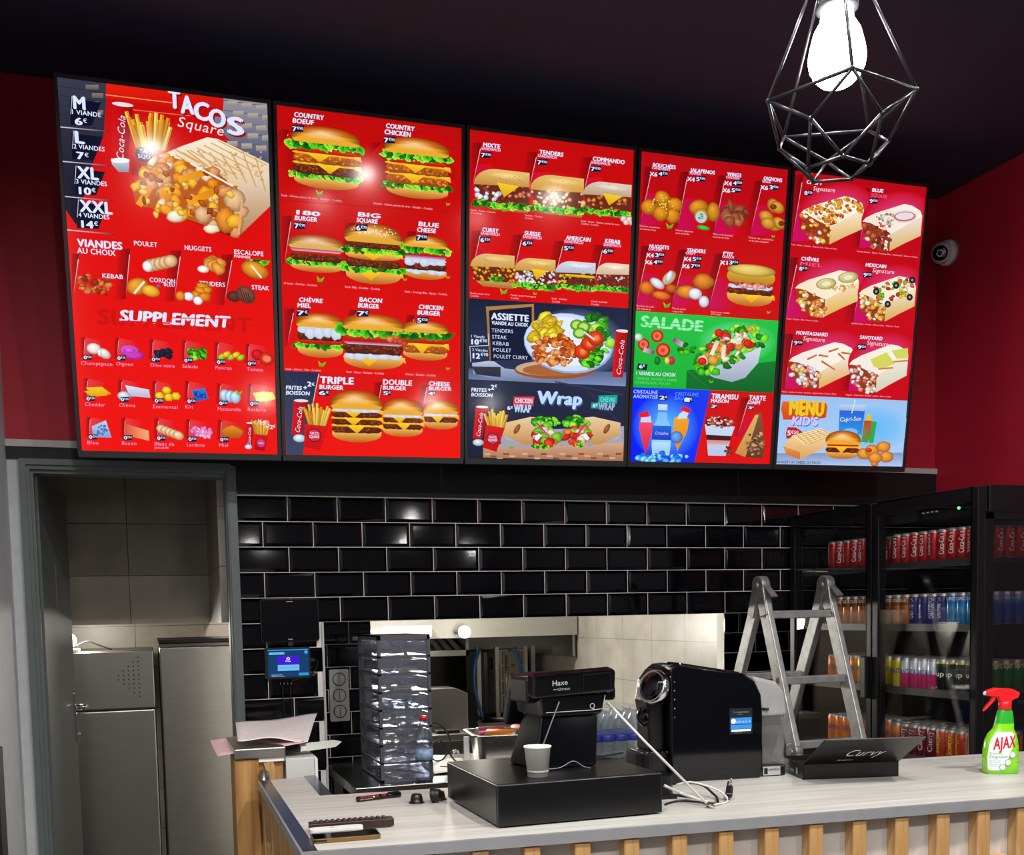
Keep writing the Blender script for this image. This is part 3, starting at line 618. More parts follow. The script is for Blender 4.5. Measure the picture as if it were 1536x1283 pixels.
# white lead hanging from the till to the worktop
wl = thing('white_cable', 'straight white cable running from the till down to the worktop', 'cable', (0, 0, 0))
b = MB(); b.tube([(.584, -1.83, 1.215), (.66, -1.89, 1.115), (.772, -2.015, .962)], .0036); obj('lead', b, 'cable_w', wl)
b = MB(); b.tube([(.772, -2.015, .962), (.785, -2.03, .954)], .005); obj('connector', b, 'chrome', wl)
b = MB(); b.tube(spline([(.72, -1.95, 1.005), (.79, -1.91, 1.0), (.86, -1.92, .975), (.86, -1.97, .955), (.80, -2.0, .954)]), .0028); b.tube(spline([(.70, -1.92, 1.0), (.75, -1.94, .975), (.79, -1.99, .96)]), .004); obj('loop', b, 'cable_w', wl)
bp = thing('black_plug', 'small black adapter plug on a thin lead beside the coffee machine', 'plug', (.885, -1.935, CT), R_(52))
b = MB(); b.M = Matrix.Translation((0, 0, .022)) @ Matrix.Rotation(R_(-35), 4, 'Y'); b.box(-.018, .018, -.009, .009, -.008, .008); obj('plug_body', b, 'black_plastic', bp, bevel=.004)
b = MB(); b.tube([(.012, -.004, .03), (.012, -.004, .056)], .002); b.tube(spline([(.012, .006, .03), (.034, .006, .042), (.04, .0, .03), (.02, .0, .02)]), .0026); obj('pin', b, 'chrome', bp)
b = MB(); b.tube(spline([(-.016, 0, .012), (-.05, .0, .004), (-.08, .03, .004), (-.06, .12, .003), (-.12, .15, .003)]), .0026); obj('lead', b, 'cable', bp)
bl_ = MB(); bl_.tube(spline([(.70, -1.80, .953), (.76, -1.86, .960), (.80, -1.93, .958), (.79, -2.0, .956), (.775, -2.01, .956)]), .004); bl_.tube(spline([(.72, -1.72, .96), (.83, -1.84, .985), (.86, -1.90, .960), (.83, -1.97, .956)]), .0035)
tag(obj('black_cable', bl_, 'cable'), 'tangle of black cables under the white cable end', 'cable')
cr = thing('card_reader_dock', 'rounded black dock at the right end of the cash drawer', 'dock', (.715, -1.80, CT), R_(-6))
b = MB(); b.prism(rrect(-.06, .06, -.05, .06, .03, 5), .0, .062, 'z'); obj('dock_body', b, 'black_satin', cr, bevel=.008, seg=3)
b = MB(); b.box(-.03, .06, -.056, -.048, 0, .012); obj('foot_pad', b, 'black_plastic', cr)

# ------------------------------------------------------------------ coffee machine
km = thing('coffee_machine', 'glossy black capsule coffee machine with clear water tank', 'coffee machine', (.875, -1.63, CT), R_(-6))
prof = [(0, .0), (.285, .0), (.292, .02), (.292, .20), (.288, .25), (.268, .29), (.23, .315), (.05, .345), (.02, .343), (.0, .33)]
b = MB(); b.prism(prof, 0, .20, 'y'); obj('housing', b, 'black_gloss', km, bevel=.026, seg=5)
b = MB(); b.prism([(-.05, .085), (.0, .085), (.0, .335), (-.022, .33), (-.045, .30), (-.056, .24), (-.05, .2)], .045, .155, 'y'); obj('brew_column', b, 'black_plastic', km, bevel=.012, seg=3)
b = MB(); b.M = Matrix.Translation((-.03, .035, .278)) @ Matrix.Rotation(R_(30), 4, 'Z') @ Matrix.Rotation(R_(18), 4, 'Y')
b.lathe([(.042, .012), (.050, 0), (.053, -.014), (.050, -.024), (.044, -.028), (.041, -.024)], 32, (0, 0, 0), 'x'); ring = obj('chrome_lever_ring', b, 'chrome', km)
b2 = MB(); b2.M = b.M; b2.lathe([(.0425, -.026), (.028, -.034), (.0, -.037)], 32, (0, 0, 0), 'x'); obj('lever_face', b2, 'black_gloss', ring)
b = MB(); b.M = Matrix.Translation((-.03, .0, .20)); b.sphere((-.012, .09, -.01), .036, 18, .8, 1.1, .9); obj('spout', b, 'black_gloss', km)
b = MB(); b.prism(rrect(-.088, .02, .02, .18, .04, 5), .0, .085, 'z'); dt = obj('drip_tray', b, 'black_plastic', km, bevel=.008, seg=3)
b = MB()
for k in range(5): b.box(-.075 + k * .016, -.067 + k * .016, .05, .15, .085, .088)
obj('tray_grille', b, 'chrome', dt)
b = MB(); b.prism([(.295, .03), (.375, .03), (.378, .2), (.37, .25), (.345, .28), (.295, .295)], .025, .175, 'y'); obj('water_tank', b, 'tank', km, bevel=.010, seg=3)
b = MB(); b.prism([(.291, .18), (.382, .18), (.382, .2), (.374, .255), (.347, .286), (.27, .305)], .02, .18, 'y'); obj('tank_lid', b, mat('cloudy_grey_plastic', (150, 150, 152), .35, noise=.1), km, bevel=.010, seg=3)
b = MB(); b.box(.285, .375, .015, .185, .0, .034); obj('tank_base', b, 'black_plastic', km, bevel=.006)
b = MB(); b.box(.30, .356, .0135, .0152, .004, .03); o = obj('rating_label', b, 'grey_plastic', km)
b = MB(); text_mb(b, 'LAVAZZA', .318, .018, .007, .0125, .035); b.box(.303, .314, .0125, .013, .008, .026); obj('label_print', b, 'dark', o, fix=False)
b = MB(); b.tube([(.30, .02, .205), (.318, .012, .204)], .004); obj('tank_latch', b, 'dark', km)
b = MB(); b.prism([(.045, .339), (.24, .311), (.245, .316), (.05, .35)], .05, .15, 'y'); obj('top_plate', b, 'black_gloss', km, bevel=.004)
for k in range(9):
    b = MB(); b.sphere((.012, -.001, .09 + k * .026), .0026, 8); 
    if k > 3: obj('chrome_stud', b, 'chrome', km)
b = MB(); b.box(.185, .258, -.0012, .001, .135, .212); sk = obj('sticker', b, 'dark', km)
def deco(m, fn, parent, name='print'):
    b = MB(); fn(b); return obj(name, b, m, parent, fix=False)
deco('label_sky', lambda b: (b.box(.188, .255, -.0018, -.001, .165, .184), b.box(.188, .255, -.0018, -.001, .150, .163), text_mb(b, 'fast', .195, .198, .007, -.0018)), sk)
deco('white', lambda b: (text_mb(b, '0 800 66 10 10', .204, .168, .0065, -.0024, .047), b.box(.19, .252, -.0024, -.0018, .143, .149), b.lathe([(.0075, -.0024), (.0075, -.0018)], 16, (.1965, 0, .174), 'y')), sk)
deco('grey_plastic', lambda b: (text_mb(b, 'espresso', .21, .198, .0065, -.0018, .036), text_mb(b, 'assistance', .21, .192, .003, -.0018), text_mb(b, 'service client', .2, .138, .003, -.0018)), sk)

# ------------------------------------------------------------------ black card box, spray bottle
bx = thing('black_box', 'flat black cardboard box with its lid propped open toward the counter front', 'box', (1.247, -1.745, CT), R_(-14))
b = MB(); h, Lx, Ly, tk = .044, .292, .20, .003
b.box(0, Lx, 0, Ly, 0, tk); b.box(0, Lx, 0, tk, 0, h); b.box(0, Lx, Ly - tk, Ly, 0, h); b.box(0, tk, 0, Ly, 0, h); b.box(Lx - tk, Lx, 0, Ly, 0, h); obj('tray', b, 'black_satin', bx, fix=False)
b = MB(); b.box(.01, Lx - .01, .01, Ly - .01, .004, .03); o = obj('insert', b, 'dark', bx)
b = MB(); b.lathe([(.03, .03), (.034, .036), (.028, .038)], 20, (.09, .12, 0)); obj('metal_ring', b, 'chrome', o)
al = R_(29); ll = .19; d = Vector((0, -math.cos(al), math.sin(al))); nrm = Vector((0, math.sin(al), math.cos(al)))
b = MB(); b.M = Matrix(((1, 0, 0, 0), (0, d.y, nrm.y, 0.0), (0, d.z, nrm.z, h), (0, 0, 0, 1)))
b.box(0, Lx, 0, ll, 0, .003); lid = obj('lid', b, 'black_satin', bx)
LM = b.M.copy()
b = MB(); b.M = LM; c0 = Lx - .135
text_mb(b, 'Curvy', 0, 0, .032, fn=lambda u, v: (.10 + u, .062 + v * 1.5, -.0008), w=.11, shear=.3, bold=0)
obj('lid_lettering', b, 'white', lid, fix=False); b = MB(); b.M = LM
text_mb(b, 'designer', 0, 0, .01, fn=lambda u, v: (.09 + u, .028 + v, -.0008), w=.05, shear=.3, bold=.01); obj('lid_lettering', b, 'white', lid, fix=False)
b = MB(); text_mb(b, 'CE', 0, .014, .012, fn=lambda u, v: (-.001, .13 - u, v)); text_mb(b, '&', 0, .012, .018, fn=lambda u, v: (-.001, .055 - u, v), bold=.04); text_mb(b, 'lamp', 0, .014, .01, fn=lambda u, v: (-.001, .10 - u, v)); obj('side_lettering', b, 'white', bx, fix=False)
aj = thing('spray_bottle', 'green spray cleaner bottle with a red trigger head on the worktop', 'spray bottle', (1.835, -1.895, CT), R_(-20))
b = MB(); n = 24; vs = []; prof = [(.0, .046, .026, 0), (.004, .05, .029, 0), (.03, .052, .030, 0), (.07, .051, .029, 0), (.10, .047, .027, .001), (.118, .040, .025, .003), (.128, .033, .023, .005), (.135, .029, .021, .007), (.15, .027, .020, .009), (.17, .024, .019, .010), (.185, .021, .018, .011), (.192, .016, .016, .011)]
for z, rx, ry, ox in prof:
    for i in range(n):
        a = 2 * PI * i / n; cx, sy = math.cos(a), math.sin(a); e = .75
        vs.append((ox + rx * math.copysign(abs(cx) ** e, cx), ry * math.copysign(abs(sy) ** e, sy), z))
b.add(vs, [(j * n + i, j * n + (i + 1) % n, (j + 1) * n + (i + 1) % n, (j + 1) * n + i) for j in range(len(prof) - 1) for i in range(n)] , True); b.add(vs, [tuple(range(n))[::-1]], False)
for j, f in enumerate(b.f): b.m[j] = 1 if j >= 8 * n and j < 11 * n else 0
ab = obj('bottle_body', b, ['green_liquid', 'green_d'], aj)
b = MB()
def onb(u, z):      # the bottle's front skin
    for j in range(len(prof) - 1):
        if prof[j][0] <= z <= prof[j + 1][0]:
            t = (z - prof[j][0]) / (prof[j + 1][0] - prof[j][0]); rx, ry, ox = [prof[j][k] * (1 - t) + prof[j + 1][k] * t for k in (1, 2, 3)]; break
    c = max(-1, min(1, (u - ox) / rx)); c = math.copysign(abs(c) ** (1 / .75), c)
    return Vector((u, -ry * max(0, 1 - c * c) ** .375 - .0009, z))
def patch(mb, rows, off=0):
    vs = []; m = 9
    for z, u0, u1 in rows: vs += [onb(u0 + (u1 - u0) * i / m, z) + Vector((0, -off, 0)) for i in range(m + 1)]
    mb.add(vs, [(j * (m + 1) + i, j * (m + 1) + i + 1, (j + 1) * (m + 1) + i + 1, (j + 1) * (m + 1) + i) for j in range(len(rows) - 1) for i in range(m)], True)
patch(b, [(.012, -.044, .0), (.02, -.046, -.005), (.035, -.047, .002), (.05, -.047, .010), (.07, -.045, .018), (.09, -.042, .025), (.105, -.036, .03), (.118, -.029, .03), (.126, -.022, .022)]); lb = obj('front_label', b, mat('pale_label', (226, 232, 240), .35), ab)
b = MB(); text_mb(b, 'AJAX', 0, 0, .034, fn=lambda u, v: onb(-.034 + u, .074 + v + u * .12) + Vector((0, -.0008, 0)), w=.066, bold=.05, shear=.08); obj('brand_lettering', b, 'red', lb, fix=False)
b = MB(); text_mb(b, 'Kitchen', 0, 0, .007, fn=lambda u, v: onb(-.042 + u, .060 + v) + Vector((0, -.0006, 0)), bold=.01); text_mb(b, 'Degreaser', 0, 0, .008, fn=lambda u, v: onb(-.042 + u, .049 + v) + Vector((0, -.0006, 0)), bold=.01)
for k in range(4): text_mb(b, 'multi surface power', 0, 0, .0028, fn=lambda u, v: onb(-.042 + u, .040 - k * .005 + v) + Vector((0, -.0006, 0)), w=.03, bold=0)
obj('small_print', b, 'green_d', lb, fix=False)
for (u, z) in ((-.008, .022), (.008, .036), (.022, .058)):
    b = MB()
    vs = [onb(u + .010 * math.cos(a), z + .010 * math.sin(a)) + Vector((0, -.0012, 0)) for a in [2 * PI * i / 18 for i in range(18)]]; b.add(vs, [tuple(range(18))], False)
    s = obj('round_badge', b, 'grey_plastic', ab, fix=False)
    b = MB(); vs = [onb(u + .0075 * math.cos(a), z + .0075 * math.sin(a)) + Vector((0, -.0018, 0)) for a in [2 * PI * i / 18 for i in range(18)]]; b.add(vs, [tuple(range(18))], False); obj('badge_centre', b, bpy.data.materials['pale_label'], s, fix=False)
b = MB()
for k in range(5): text_mb(b, '•', 0, 0, .012, fn=lambda u, v: onb(.038 + u, .03 + k * .018 + v) + Vector((0, -.0008, 0)))
obj('side_mark', b, 'green_d', ab, fix=False)
hd2 = MB(); hd2.lathe([(.0185, .188), (.0185, .214), (.016, .216)], 20, (.011, 0, 0)); cl = obj('collar', hd2, 'red_plastic', aj)
b = MB(); b.prism([(-.048, .236), (-.046, .248), (-.02, .256), (.03, .252), (.052, .240), (.046, .226), (.03, .220), (.026, .212), (-.004, .212), (-.010, .228), (-.044, .232)], -.0125, .0125, 'y'); obj('spray_head', b, 'red_plastic', aj, bevel=.004, seg=3)
b = MB(); b.prism([(-.016, .228), (-.024, .215), (-.048, .19), (-.054, .186), (-.05, .196), (-.034, .216), (-.026, .230)], -.007, .007, 'y'); obj('trigger', b, 'red_plastic', aj, bevel=.002)
b = MB(); b.lathe([(.006, -.052), (.006, -.046)], 10, (0, 0, .240), 'x'); obj('nozzle', b, 'white_plastic', aj)

# ------------------------------------------------------------------ small things on the left of the worktop
mk = thing('marker_pen', 'black marker pen with red lettering lying on the worktop', 'pen', (.027, -1.52, CT + .0078), R_(13))
b = MB(); b.lathe([(.004, -.066), (.0075, -.064), (.0075, .028), (.0085, .03), (.0085, .066), (.006, .068)], 16, (0, 0, 0), 'x'); mb_ = obj('barrel', b, 'black_gloss', mk)
b = MB(); b.box(.03, .062, -.0015, .0015, .008, .0105); obj('cap_clip', b, 'black_plastic', mk)
b = MB(); text_mb(b, 'MARKER 10', 0, 0, .006, fn=lambda u, v: (-.055 + u, -.0078 + v * .3, .002 + v), w=.075, bold=.04); obj('lettering', b, 'red', mb_, fix=False)
b = MB(); text_mb(b, 'permanent', 0, 0, .003, fn=lambda u, v: (-.058 + u, -.0079, -.002 + v), w=.04); obj('small_lettering', b, 'white', mb_, fix=False)
def capsule(loc, rot, label, m='dark'):
    t = thing('coffee_capsule', label, 'capsule', loc, 0, None, rot)
    b = MB(); b.lathe([(.0215, 0), (.0215, .0015), (.018, .002), (.0165, .012), (.014, .022), (.011, .024), (.0, .0245)], 24); obj('shell', b, m, t)
    b = MB(); b.lathe([(.0, -.0004), (.0185, -.0004), (.0185, .0)], 24); obj('foil_lid', b, 'gold' if m != 'dark' else 'screen_off', t)
capsule((.112, -1.615, CT + .001), (0, 0, 0), 'black coffee capsule standing upside down right of the marker pen', 'black_plastic')
capsule((.152, -1.632, CT + .0205), (R_(82), 0, R_(55)), 'black coffee capsule lying on its side with its dark foil showing', 'dark')
capsule((.18, -1.595, CT + .001), (0, 0, 0), 'brownish coffee capsule partly behind the one on its side', 'brown')
rm = thing('remote_control', 'dark brown remote control with raised keys behind the white one', 'remote control', (-.115, -1.885, CT), R_(-3))
b = MB(); b.box(-.10, .10, -.018, .018, .004, .022); b.box(-.09, .092, -.016, .016, 0, .004); r0 = obj('case', b, 'brown', rm, bevel=.004)
for i in range(13):
    for j in (-1, 0, 1):
        b = MB(); b.box(-.088 + i * .0135, -.080 + i * .0135, j * .010 - .0035, j * .010 + .0035, .0215, .0255); obj('key', b, 'brown', r0, bevel=.001)
wr = thing('remote_control', 'slim white rounded remote control between the brown remote and the phone', 'remote control', (-.158, -1.925, CT), R_(-3))
b = MB(); b.prism(rrect(-.062, .062, -.017, .017, .012), 0, .016, 'z'); obj('case', b, 'white_plastic', wr, bevel=.005, seg=3)
b = MB(); b.box(-.014, -.006, -.004, .004, .016, .0166); obj('key', b, 'grey_plastic', wr)
ph = thing('phone', 'black phone with gold sides lying nearest the counter corner', 'phone', (-.148, -1.985, CT), R_(-3))
b = MB(); b.prism(rrect(-.077, .077, -.036, .036, .009), .001, .0105, 'z'); obj('body', b, 'gold', ph, bevel=.002)
b = MB(); b.prism(rrect(-.074, .074, -.033, .033, .008), .0104, .0114, 'z'); obj('screen', b, 'screen_off', ph)
b = MB(); b.box(-.075, -.045, -.037, -.0355, .004, .008); obj('side_key', b, 'dark', ph)

# ------------------------------------------------------------------ ladder
ld = thing('ladder', 'scuffed aluminium hinged ladder standing behind the counter', 'ladder', (1.83, -.62, 0), 0)
LWd = .315; top = 1.545
def legpt(s, z): return (-.235 if s < 0 else .30) * (top - z) / .66
for x in (0, LWd):
    for s in (-1, 1):
        zb = .89 if s < 0 else .89
        b = MB(); b.bar((x, legpt(s, top - .03), top - .03), (x, legpt(s, .90), .90), .026, .062, (0, 1, 0)); rl = obj('rail', b, 'alu', ld, bevel=.004)
        b = MB(); b.bar((x, legpt(s, .88), .88), (x, legpt(s, .003), .003), .026, .062, (0, 1, 0)); obj('lower_rail', b, 'alu', ld, bevel=.004)
        b = MB(); b.lathe([(.036, -.017), (.036, .017)], 24, (x, legpt(s, .89), .89), 'x'); b.lathe([(.014, -.022), (.014, .022)], 16, (x, legpt(s, .89), .89), 'x'); obj('lower_hinge', b, 'alu_d', ld, bevel=.003)
        for z in (1.43, 1.165, .915):
            b = MB(); b.M = Matrix.Translation((x, legpt(s, z), z)); b.box(-.0145, .0145, -.013, .013, -.017, .017); pg = obj('rung_plug', b, 'alu_d', rl, bevel=.002)
            b = MB(); b.M = Matrix.Translation((x, legpt(s, z), z)); b.box(-.0152, .0152, -.0075, .0075, -.010, .010)
            if s < 0: obj('rung_hole', b, 'dark', ld)
    b = MB(); b.lathe([(.040, -.02), (.040, .02)], 28, (x, 0, top + .005), 'x'); b.lathe([(.013, -.027), (.013, .027)], 16, (x, 0, top + .005), 'x')
    for s in (-1, 1): b.bar((x, s * .01, top + .01), (x, legpt(s, top - .12), top - .12), .036, .05, (0, 1, 0))
    hg = obj('hinge', b, 'alu_d', ld, bevel=.004)
    b = MB(); b.bar((x + .004, -.03, top + .004), (x + .004, -.092, top - .042), .03, .010, (0, 1, 0)); obj('release_lever', b, 'alu_d', hg, bevel=.003)
for s in (-1, 1):
    for z in (1.43, 1.165, .915, .60, .33):
        y = legpt(s, z); b = MB(); b.box(.013, LWd - .013, y - .015, y + .015, z - .016, z + .016); obj('rung', b, 'alu', ld, bevel=.004)

# ------------------------------------------------------------------ ceiling spots, pendants, camera
for i, (x, y) in enumerate(SPOTS):
    t = thing('ceiling_spot', 'round recessed ceiling spot over the customer side', 'ceiling light', (x, y, CEIL), 0, 'recessed ceiling spots')
    b = MB(); b.lathe([(.055, 0), (.055, -.006), (.046, -.01), (.043, -.002)], 28); obj('ring', b, 'white_plastic', t, fix=False)
    b = MB(); b.lathe([(.043, -.002), (.0, -.0021)], 28); obj('lens', b, 'spot', t)
def pendant(loc, label):
    t = thing('pendant_lamp', label, 'lamp', loc)
    b = MB(); b.sphere((0, 0, 0), .032, 24, 1, 1, 1); b.lathe([(.0305, .010), (.026, .028), (.019, .040), (.0165, .053)], 24); obj('bulb', b, 'bulb', t)
    b = MB(); b.lathe([(.0165, .052), (.023, .053), (.0235, .058), (.018, .060), (.018, .10), (.012, .112), (.004, .118)], 20); obj('socket', b, 'socket', t)
    b = MB(); b.tube([(0, 0, .115), (0, 0, CEIL - loc[2] - .02)], .003); obj('cord', b, 'cable', t)
    b = MB(); b.lathe([(.05, 0), (.05, -.02), (.04, -.025)], 24, (0, 0, CEIL - loc[2])); obj('ceiling_rose', b, 'black_metal', t)
    b = MB(); ph0 = R_(100)
    U = [Vector((.018 * math.cos(ph0 + 2 * PI * k / 5), .018 * math.sin(ph0 + 2 * PI * k / 5), .105)) for k in range(5)]
    M_ = [Vector((.084 * math.cos(ph0 + 2 * PI * k / 5), .084 * math.sin(ph0 + 2 * PI * k / 5), -.052)) for k in range(5)]
    N_ = [Vector((.064 * math.cos(ph0 + 2 * PI * (k + .5) / 5), .064 * math.sin(ph0 + 2 * PI * (k + .5) / 5), -.086)) for k in range(5)]
    Bt = [Vector((.036 * math.cos(ph0 + 2 * PI * k / 5), .036 * math.sin(ph0 + 2 * PI * k / 5), -.122)) for k in range(5)]
    e = []
    for k in range(5):
        q = (k + 1) % 5
        e += [(U[k], M_[k]), (M_[k], M_[q]), (M_[k], N_[k]), (M_[q], N_[k]), (N_[k], Bt[k]), (N_[k], Bt[q]), (Bt[k], Bt[q])]
    for a, c in e: b.tube([a, c], .0019, 6)
    for p in M_ + N_ + Bt: b.sphere(p, .0028, 8)
    b.lathe([(.019, .102), (.021, .105), (.019, .109)], 20); obj('wire_cage', b, 'lampmetal', t)
    point_light('pendant_light', (loc[0], loc[1], loc[2] - .0), 42, (1, .97, .94), .033)
    return t
pendant(PEND[0], 'black wire cage pendant lamp with a glowing bulb in front of the menu screens')
pendant(PEND[1], 'black wire cage pendant lamp over the counter further along the row')
pendant(PEND[2], 'black wire cage pendant lamp over the customer area behind the row')
sc_ = thing('security_camera', 'white dome security camera on the red right wall by the last menu screen', 'camera', (3.25, -.09, 3.185))
b = MB(); b.lathe([(.0, 0), (.062, 0), (.062, -.02), (.055, -.034), (.04, -.04)], 28, (0, 0, 0), 'x'); obj('base', b, 'white_plastic', sc_)
b = MB(); b.sphere((-.05, -.005, -.005), .052, 24); bl = obj('eyeball', b, 'white_plastic', sc_)
dv = Vector((-.75, -.6, -.28)).normalized(); b = MB(); q = dv.to_track_quat('Z', 'Y').to_matrix().to_4x4(); b.M = Matrix.Translation((-.05, -.005, -.005)) @ q
b.lathe([(.036, .040), (.034, .046), (.026, .048), (.0, .049)], 24); obj('lens_window', b, 'screen_off', bl)
b = MB(); b.M = Matrix.Translation((-.05, -.005, -.005)) @ q; b.lathe([(.012, .0488), (.010, .051), (.0, .052)], 18); obj('lens', b, 'black_gloss', bl)
# ------------------------------------------------------------------ drinks fridge
FX, FY0, FY1, FZ = 2.41, -1.221, -.012, 1.90
fg = thing('drinks_fridge', 'black glass fronted drinks fridge filled with cans in the corner', 'fridge', (FX, FY0, 0))
FL = FY1 - FY0; FD = .83
b = MB(); b.box(0.02, FD, 0, FL, FZ - .10, FZ); b.box(.02, FD, 0, FL, 0, .22); b.box(FD - .03, FD, 0, FL, .22, FZ - .1); b.box(.02, FD, FL - .03, FL, .22, FZ - .1); obj('cabinet', b, 'black_metal', fg, bevel=.004)
b = MB(); b.box(.0, .045, -.0, .035, .22, FZ - .1); b.box(FD - .05, FD, 0, .03, .22, FZ - .1); b.box(0, FD, 0, .03, FZ - .13, FZ - .1); obj('side_frame', b, 'black_metal', fg, bevel=.003)
b = MB(); b.box(.045, FD - .05, .012, .018, .22, FZ - .13); obj('side_glass', b, 'glass_d', fg)
for y0, y1, hy in ((.0, FL / 2 + .0, .61), (FL / 2 + .0, FL, .70)):
    b = MB(); f = .036
    b.box(-.03, .015, y0 + .003, y0 + f, .13, FZ - .008); b.box(-.03, .015, y1 - f, y1 - .003, .13, FZ - .008); b.box(-.03, .015, y0 + f, y1 - f, FZ - .06, FZ - .008); b.box(-.03, .015, y0 + f, y1 - f, .13, .2)
    d = obj('door', b, 'black_metal', fg, bevel=.003)
    b = MB(); b.box(-.022, -.016, y0 + f, y1 - f, .2, FZ - .06); obj('door_glass', b, 'glass', d)
b = MB(); b.box(-.055, -.03, FL / 2 + .01, FL / 2 + .045, 1.06, 1.24); obj('handle', b, 'black_plastic', fg, bevel=.004)
SHELF = [1.632, 1.376, 1.110, .829, .52]
for z in SHELF:
    b = MB(); b.box(.035, FD - .04, .035, FL - .035, z - .022, z - .004); s_ = obj('shelf', b, 'black_plastic', fg)
    b = MB(); b.box(.028, .035, .035, FL - .035, z - .026, z + .004); obj('shelf_rail', b, 'rail', s_)
b = MB(); b.sphere((-.012, .12, FZ - .075), .006, 8); obj('status_light', b, emit_mat('green_led', (40, 255, 120), 1.5), fg)
b = MB()
for k in range(4): b.box(-.024, -.022, .22 + k * .025, .232 + k * .025, FZ - .08, FZ - .075)
obj('panel_mark', b, 'grey_plastic', fg)
KINDS = dict(   # body colour, upper band colour, lettering, lettering colour, words for the label
    cola=((168, 16, 22), None, 'Coca-Cola', (225, 220, 220), 'red cola can'), oasis=((178, 110, 62), (120, 70, 40), 'Oasis', (230, 220, 190), 'tan fruit drink can'),
    ora=((45, 50, 120), (40, 40, 100), 'ORANGINA', (220, 215, 225), 'dark blue drink can with white lettering'), tropico=((40, 130, 190), (28, 110, 180), 'TROPICO', (240, 240, 240), 'bright blue drink can'),
    ice=((40, 90, 170), (60, 130, 200), 'ICE TEA', (235, 190, 60), 'blue and yellow iced tea can'), fantao=((225, 120, 30), None, 'FANTA', (30, 50, 140), 'orange drink can'), fantay=((205, 190, 40), None, 'FANTA', (30, 60, 140), 'yellow drink can'),
    fantap=((215, 40, 120), (205, 215, 225), 'FANTA', (30, 60, 160), 'pink and white drink can'), seven=((24, 38, 30), (190, 190, 40), '7up', (235, 235, 235), 'black and yellow drink can with a white 7'),
    sprite=((30, 140, 70), (190, 190, 40), 'Sprite', (235, 240, 235), 'green drink can'), cherry=((120, 20, 45), None, 'Cherry', (230, 200, 205), 'dark cherry red drink can'), schw=((200, 70, 40), None, 'Schweppes', (225, 215, 60), 'coral red drink can with yellow lettering'))
CANS = {}
def make_can(kind):
    body, top_, s, lc, words = KINDS[kind]
    m1 = mat('can_' + kind, body, .28, .35); m2 = mat('can_top_' + kind, top_, .28, .35) if top_ else m1
    t = thing('drink_can', words, 'can', (0, 0, 0))
    H, r = .131, .0262; zb = {'fantap': .066, 'seven': .113, 'sprite': .113}.get(kind, .085); b = MB()
    b.lathe([(.0205, .001), (.0215, 0), (r, .008), (r, zb), (r, .119), (.0228, .127), (.0223, H), (.0213, H), (.021, H - .004), (.0, H - .004)], 18, mats=[0, 0, 1, 2, 0, 0, 0, 0, 0]); obj('body', b, ['alu', m1, m2], t)
    b = MB(); b.box(-.004, .012, -.006, .006, H - .0038, H - .0022); obj('pull_tab', b, 'chrome', t)
    ml = mat('can_print_' + kind, lc, .4); b = MB(); hh = .026 if len(s) < 7 else .016
    V, Fs, wd = text_geo(s, .03); ww = min(wd * hh, .052)
    if kind in ('cola', 'ora', 'schw', 'cherry'):     # lettering up the can
        b.add([((r + .0004) * -math.cos((p[1] * .022 - .011) / r), (r + .0004) * -math.sin((p[1] * .022 - .011) / r) * -1, .03 + p[0] / wd * .085) for p in V], Fs, False)
    else:
        z0 = .062 if kind in ('fantap', 'fantao', 'fantay', 'seven') else .100
        b.add([((r + .0004) * -math.cos((p[0] / wd - .5) * ww / r), (r + .0004) * math.sin((.5 - p[0] / wd) * ww / r), z0 + p[1] * hh * .8) for p in V], Fs, False)
    obj('lettering', b, ml, t, fix=False)
    CANS[kind] = (t, words); return t
used = set()
GRP = {0: 'topmost fridge shelf', 1: 'second fridge shelf', 2: 'third fridge shelf', 3: 'bottom visible fridge shelf'}
def put(kind, shelf, x, y, ang=0):
    if kind not in CANS: make_can(kind)
    src, words = CANS[kind]; g = words + 's on the ' + GRP[shelf]; lab = words + ' on the ' + GRP[shelf]
    loc = (x, y, SHELF[shelf] - .0035)
    if kind not in used:
        used.add(kind); src.location = loc; src.rotation_euler = (0, 0, ang); src['label'] = lab; src['group'] = g
    else: copy_tree(src, loc, ang, lab, g)
X0 = FX + .068
def row(shelf, ys, kinds, deep=1):
    for i, y in enumerate(ys):
        k = kinds[i] if i < len(kinds) else kinds[-1]
        for d in range(deep if i or ys is not ysR else 1): put(k, shelf, X0 + d * .0545, y, RND.uniform(-.5, .5) + (R_(60) if k == 'ice' else 0))
ysR = [-1.15 + i * .0535 for i in range(10)]; ysL = [-.545 + i * .0535 for i in range(7)]
row(0, ysR, ['cola'], 2); row(0, ysL, ['cola'], 2)
row(1, ysR, ['tropico'] * 4 + ['ora'] * 4 + ['oasis'] * 2, 2); row(1, ysL, ['oasis'], 2)
row(2, ysR, ['seven'] * 5 + ['fantap'] * 4 + ['fantay'], 4); row(2, ysL, ['fantay'] * 3 + ['fantao'] * 2, 4)
row(3, ysR, ['schw'] * 5 + ['cherry'] * 4 + ['fantao'], 4); row(3, ysL, ['fantao'], 4)
# the cans seen through the side glass
for d in range(1, 7):
    put('cola', 0, X0 + d * .0545, -1.15, R_(85)); put('ice', 1, X0 + d * .0545, -1.15, R_(85)); put('sprite', 2, X0 + d * .0545, -1.15, R_(85))
for d in range(1, 4): put('schw', 3, X0 + d * .0545, -1.15, R_(85))
b0 = None
for i in range(6):
    loc = (FX + .48, -1.08 + i * .075, SHELF[3] - .003)
    if b0 is None: b0 = pet_bottle('small_water_bottle', loc, .225, .032, 'white_plastic', 'cris', 'small blue labelled water bottle at the back of the bottom visible fridge shelf', 'bottle', 'water bottles at the back of the fridge')
    else: copy_tree(b0, loc)
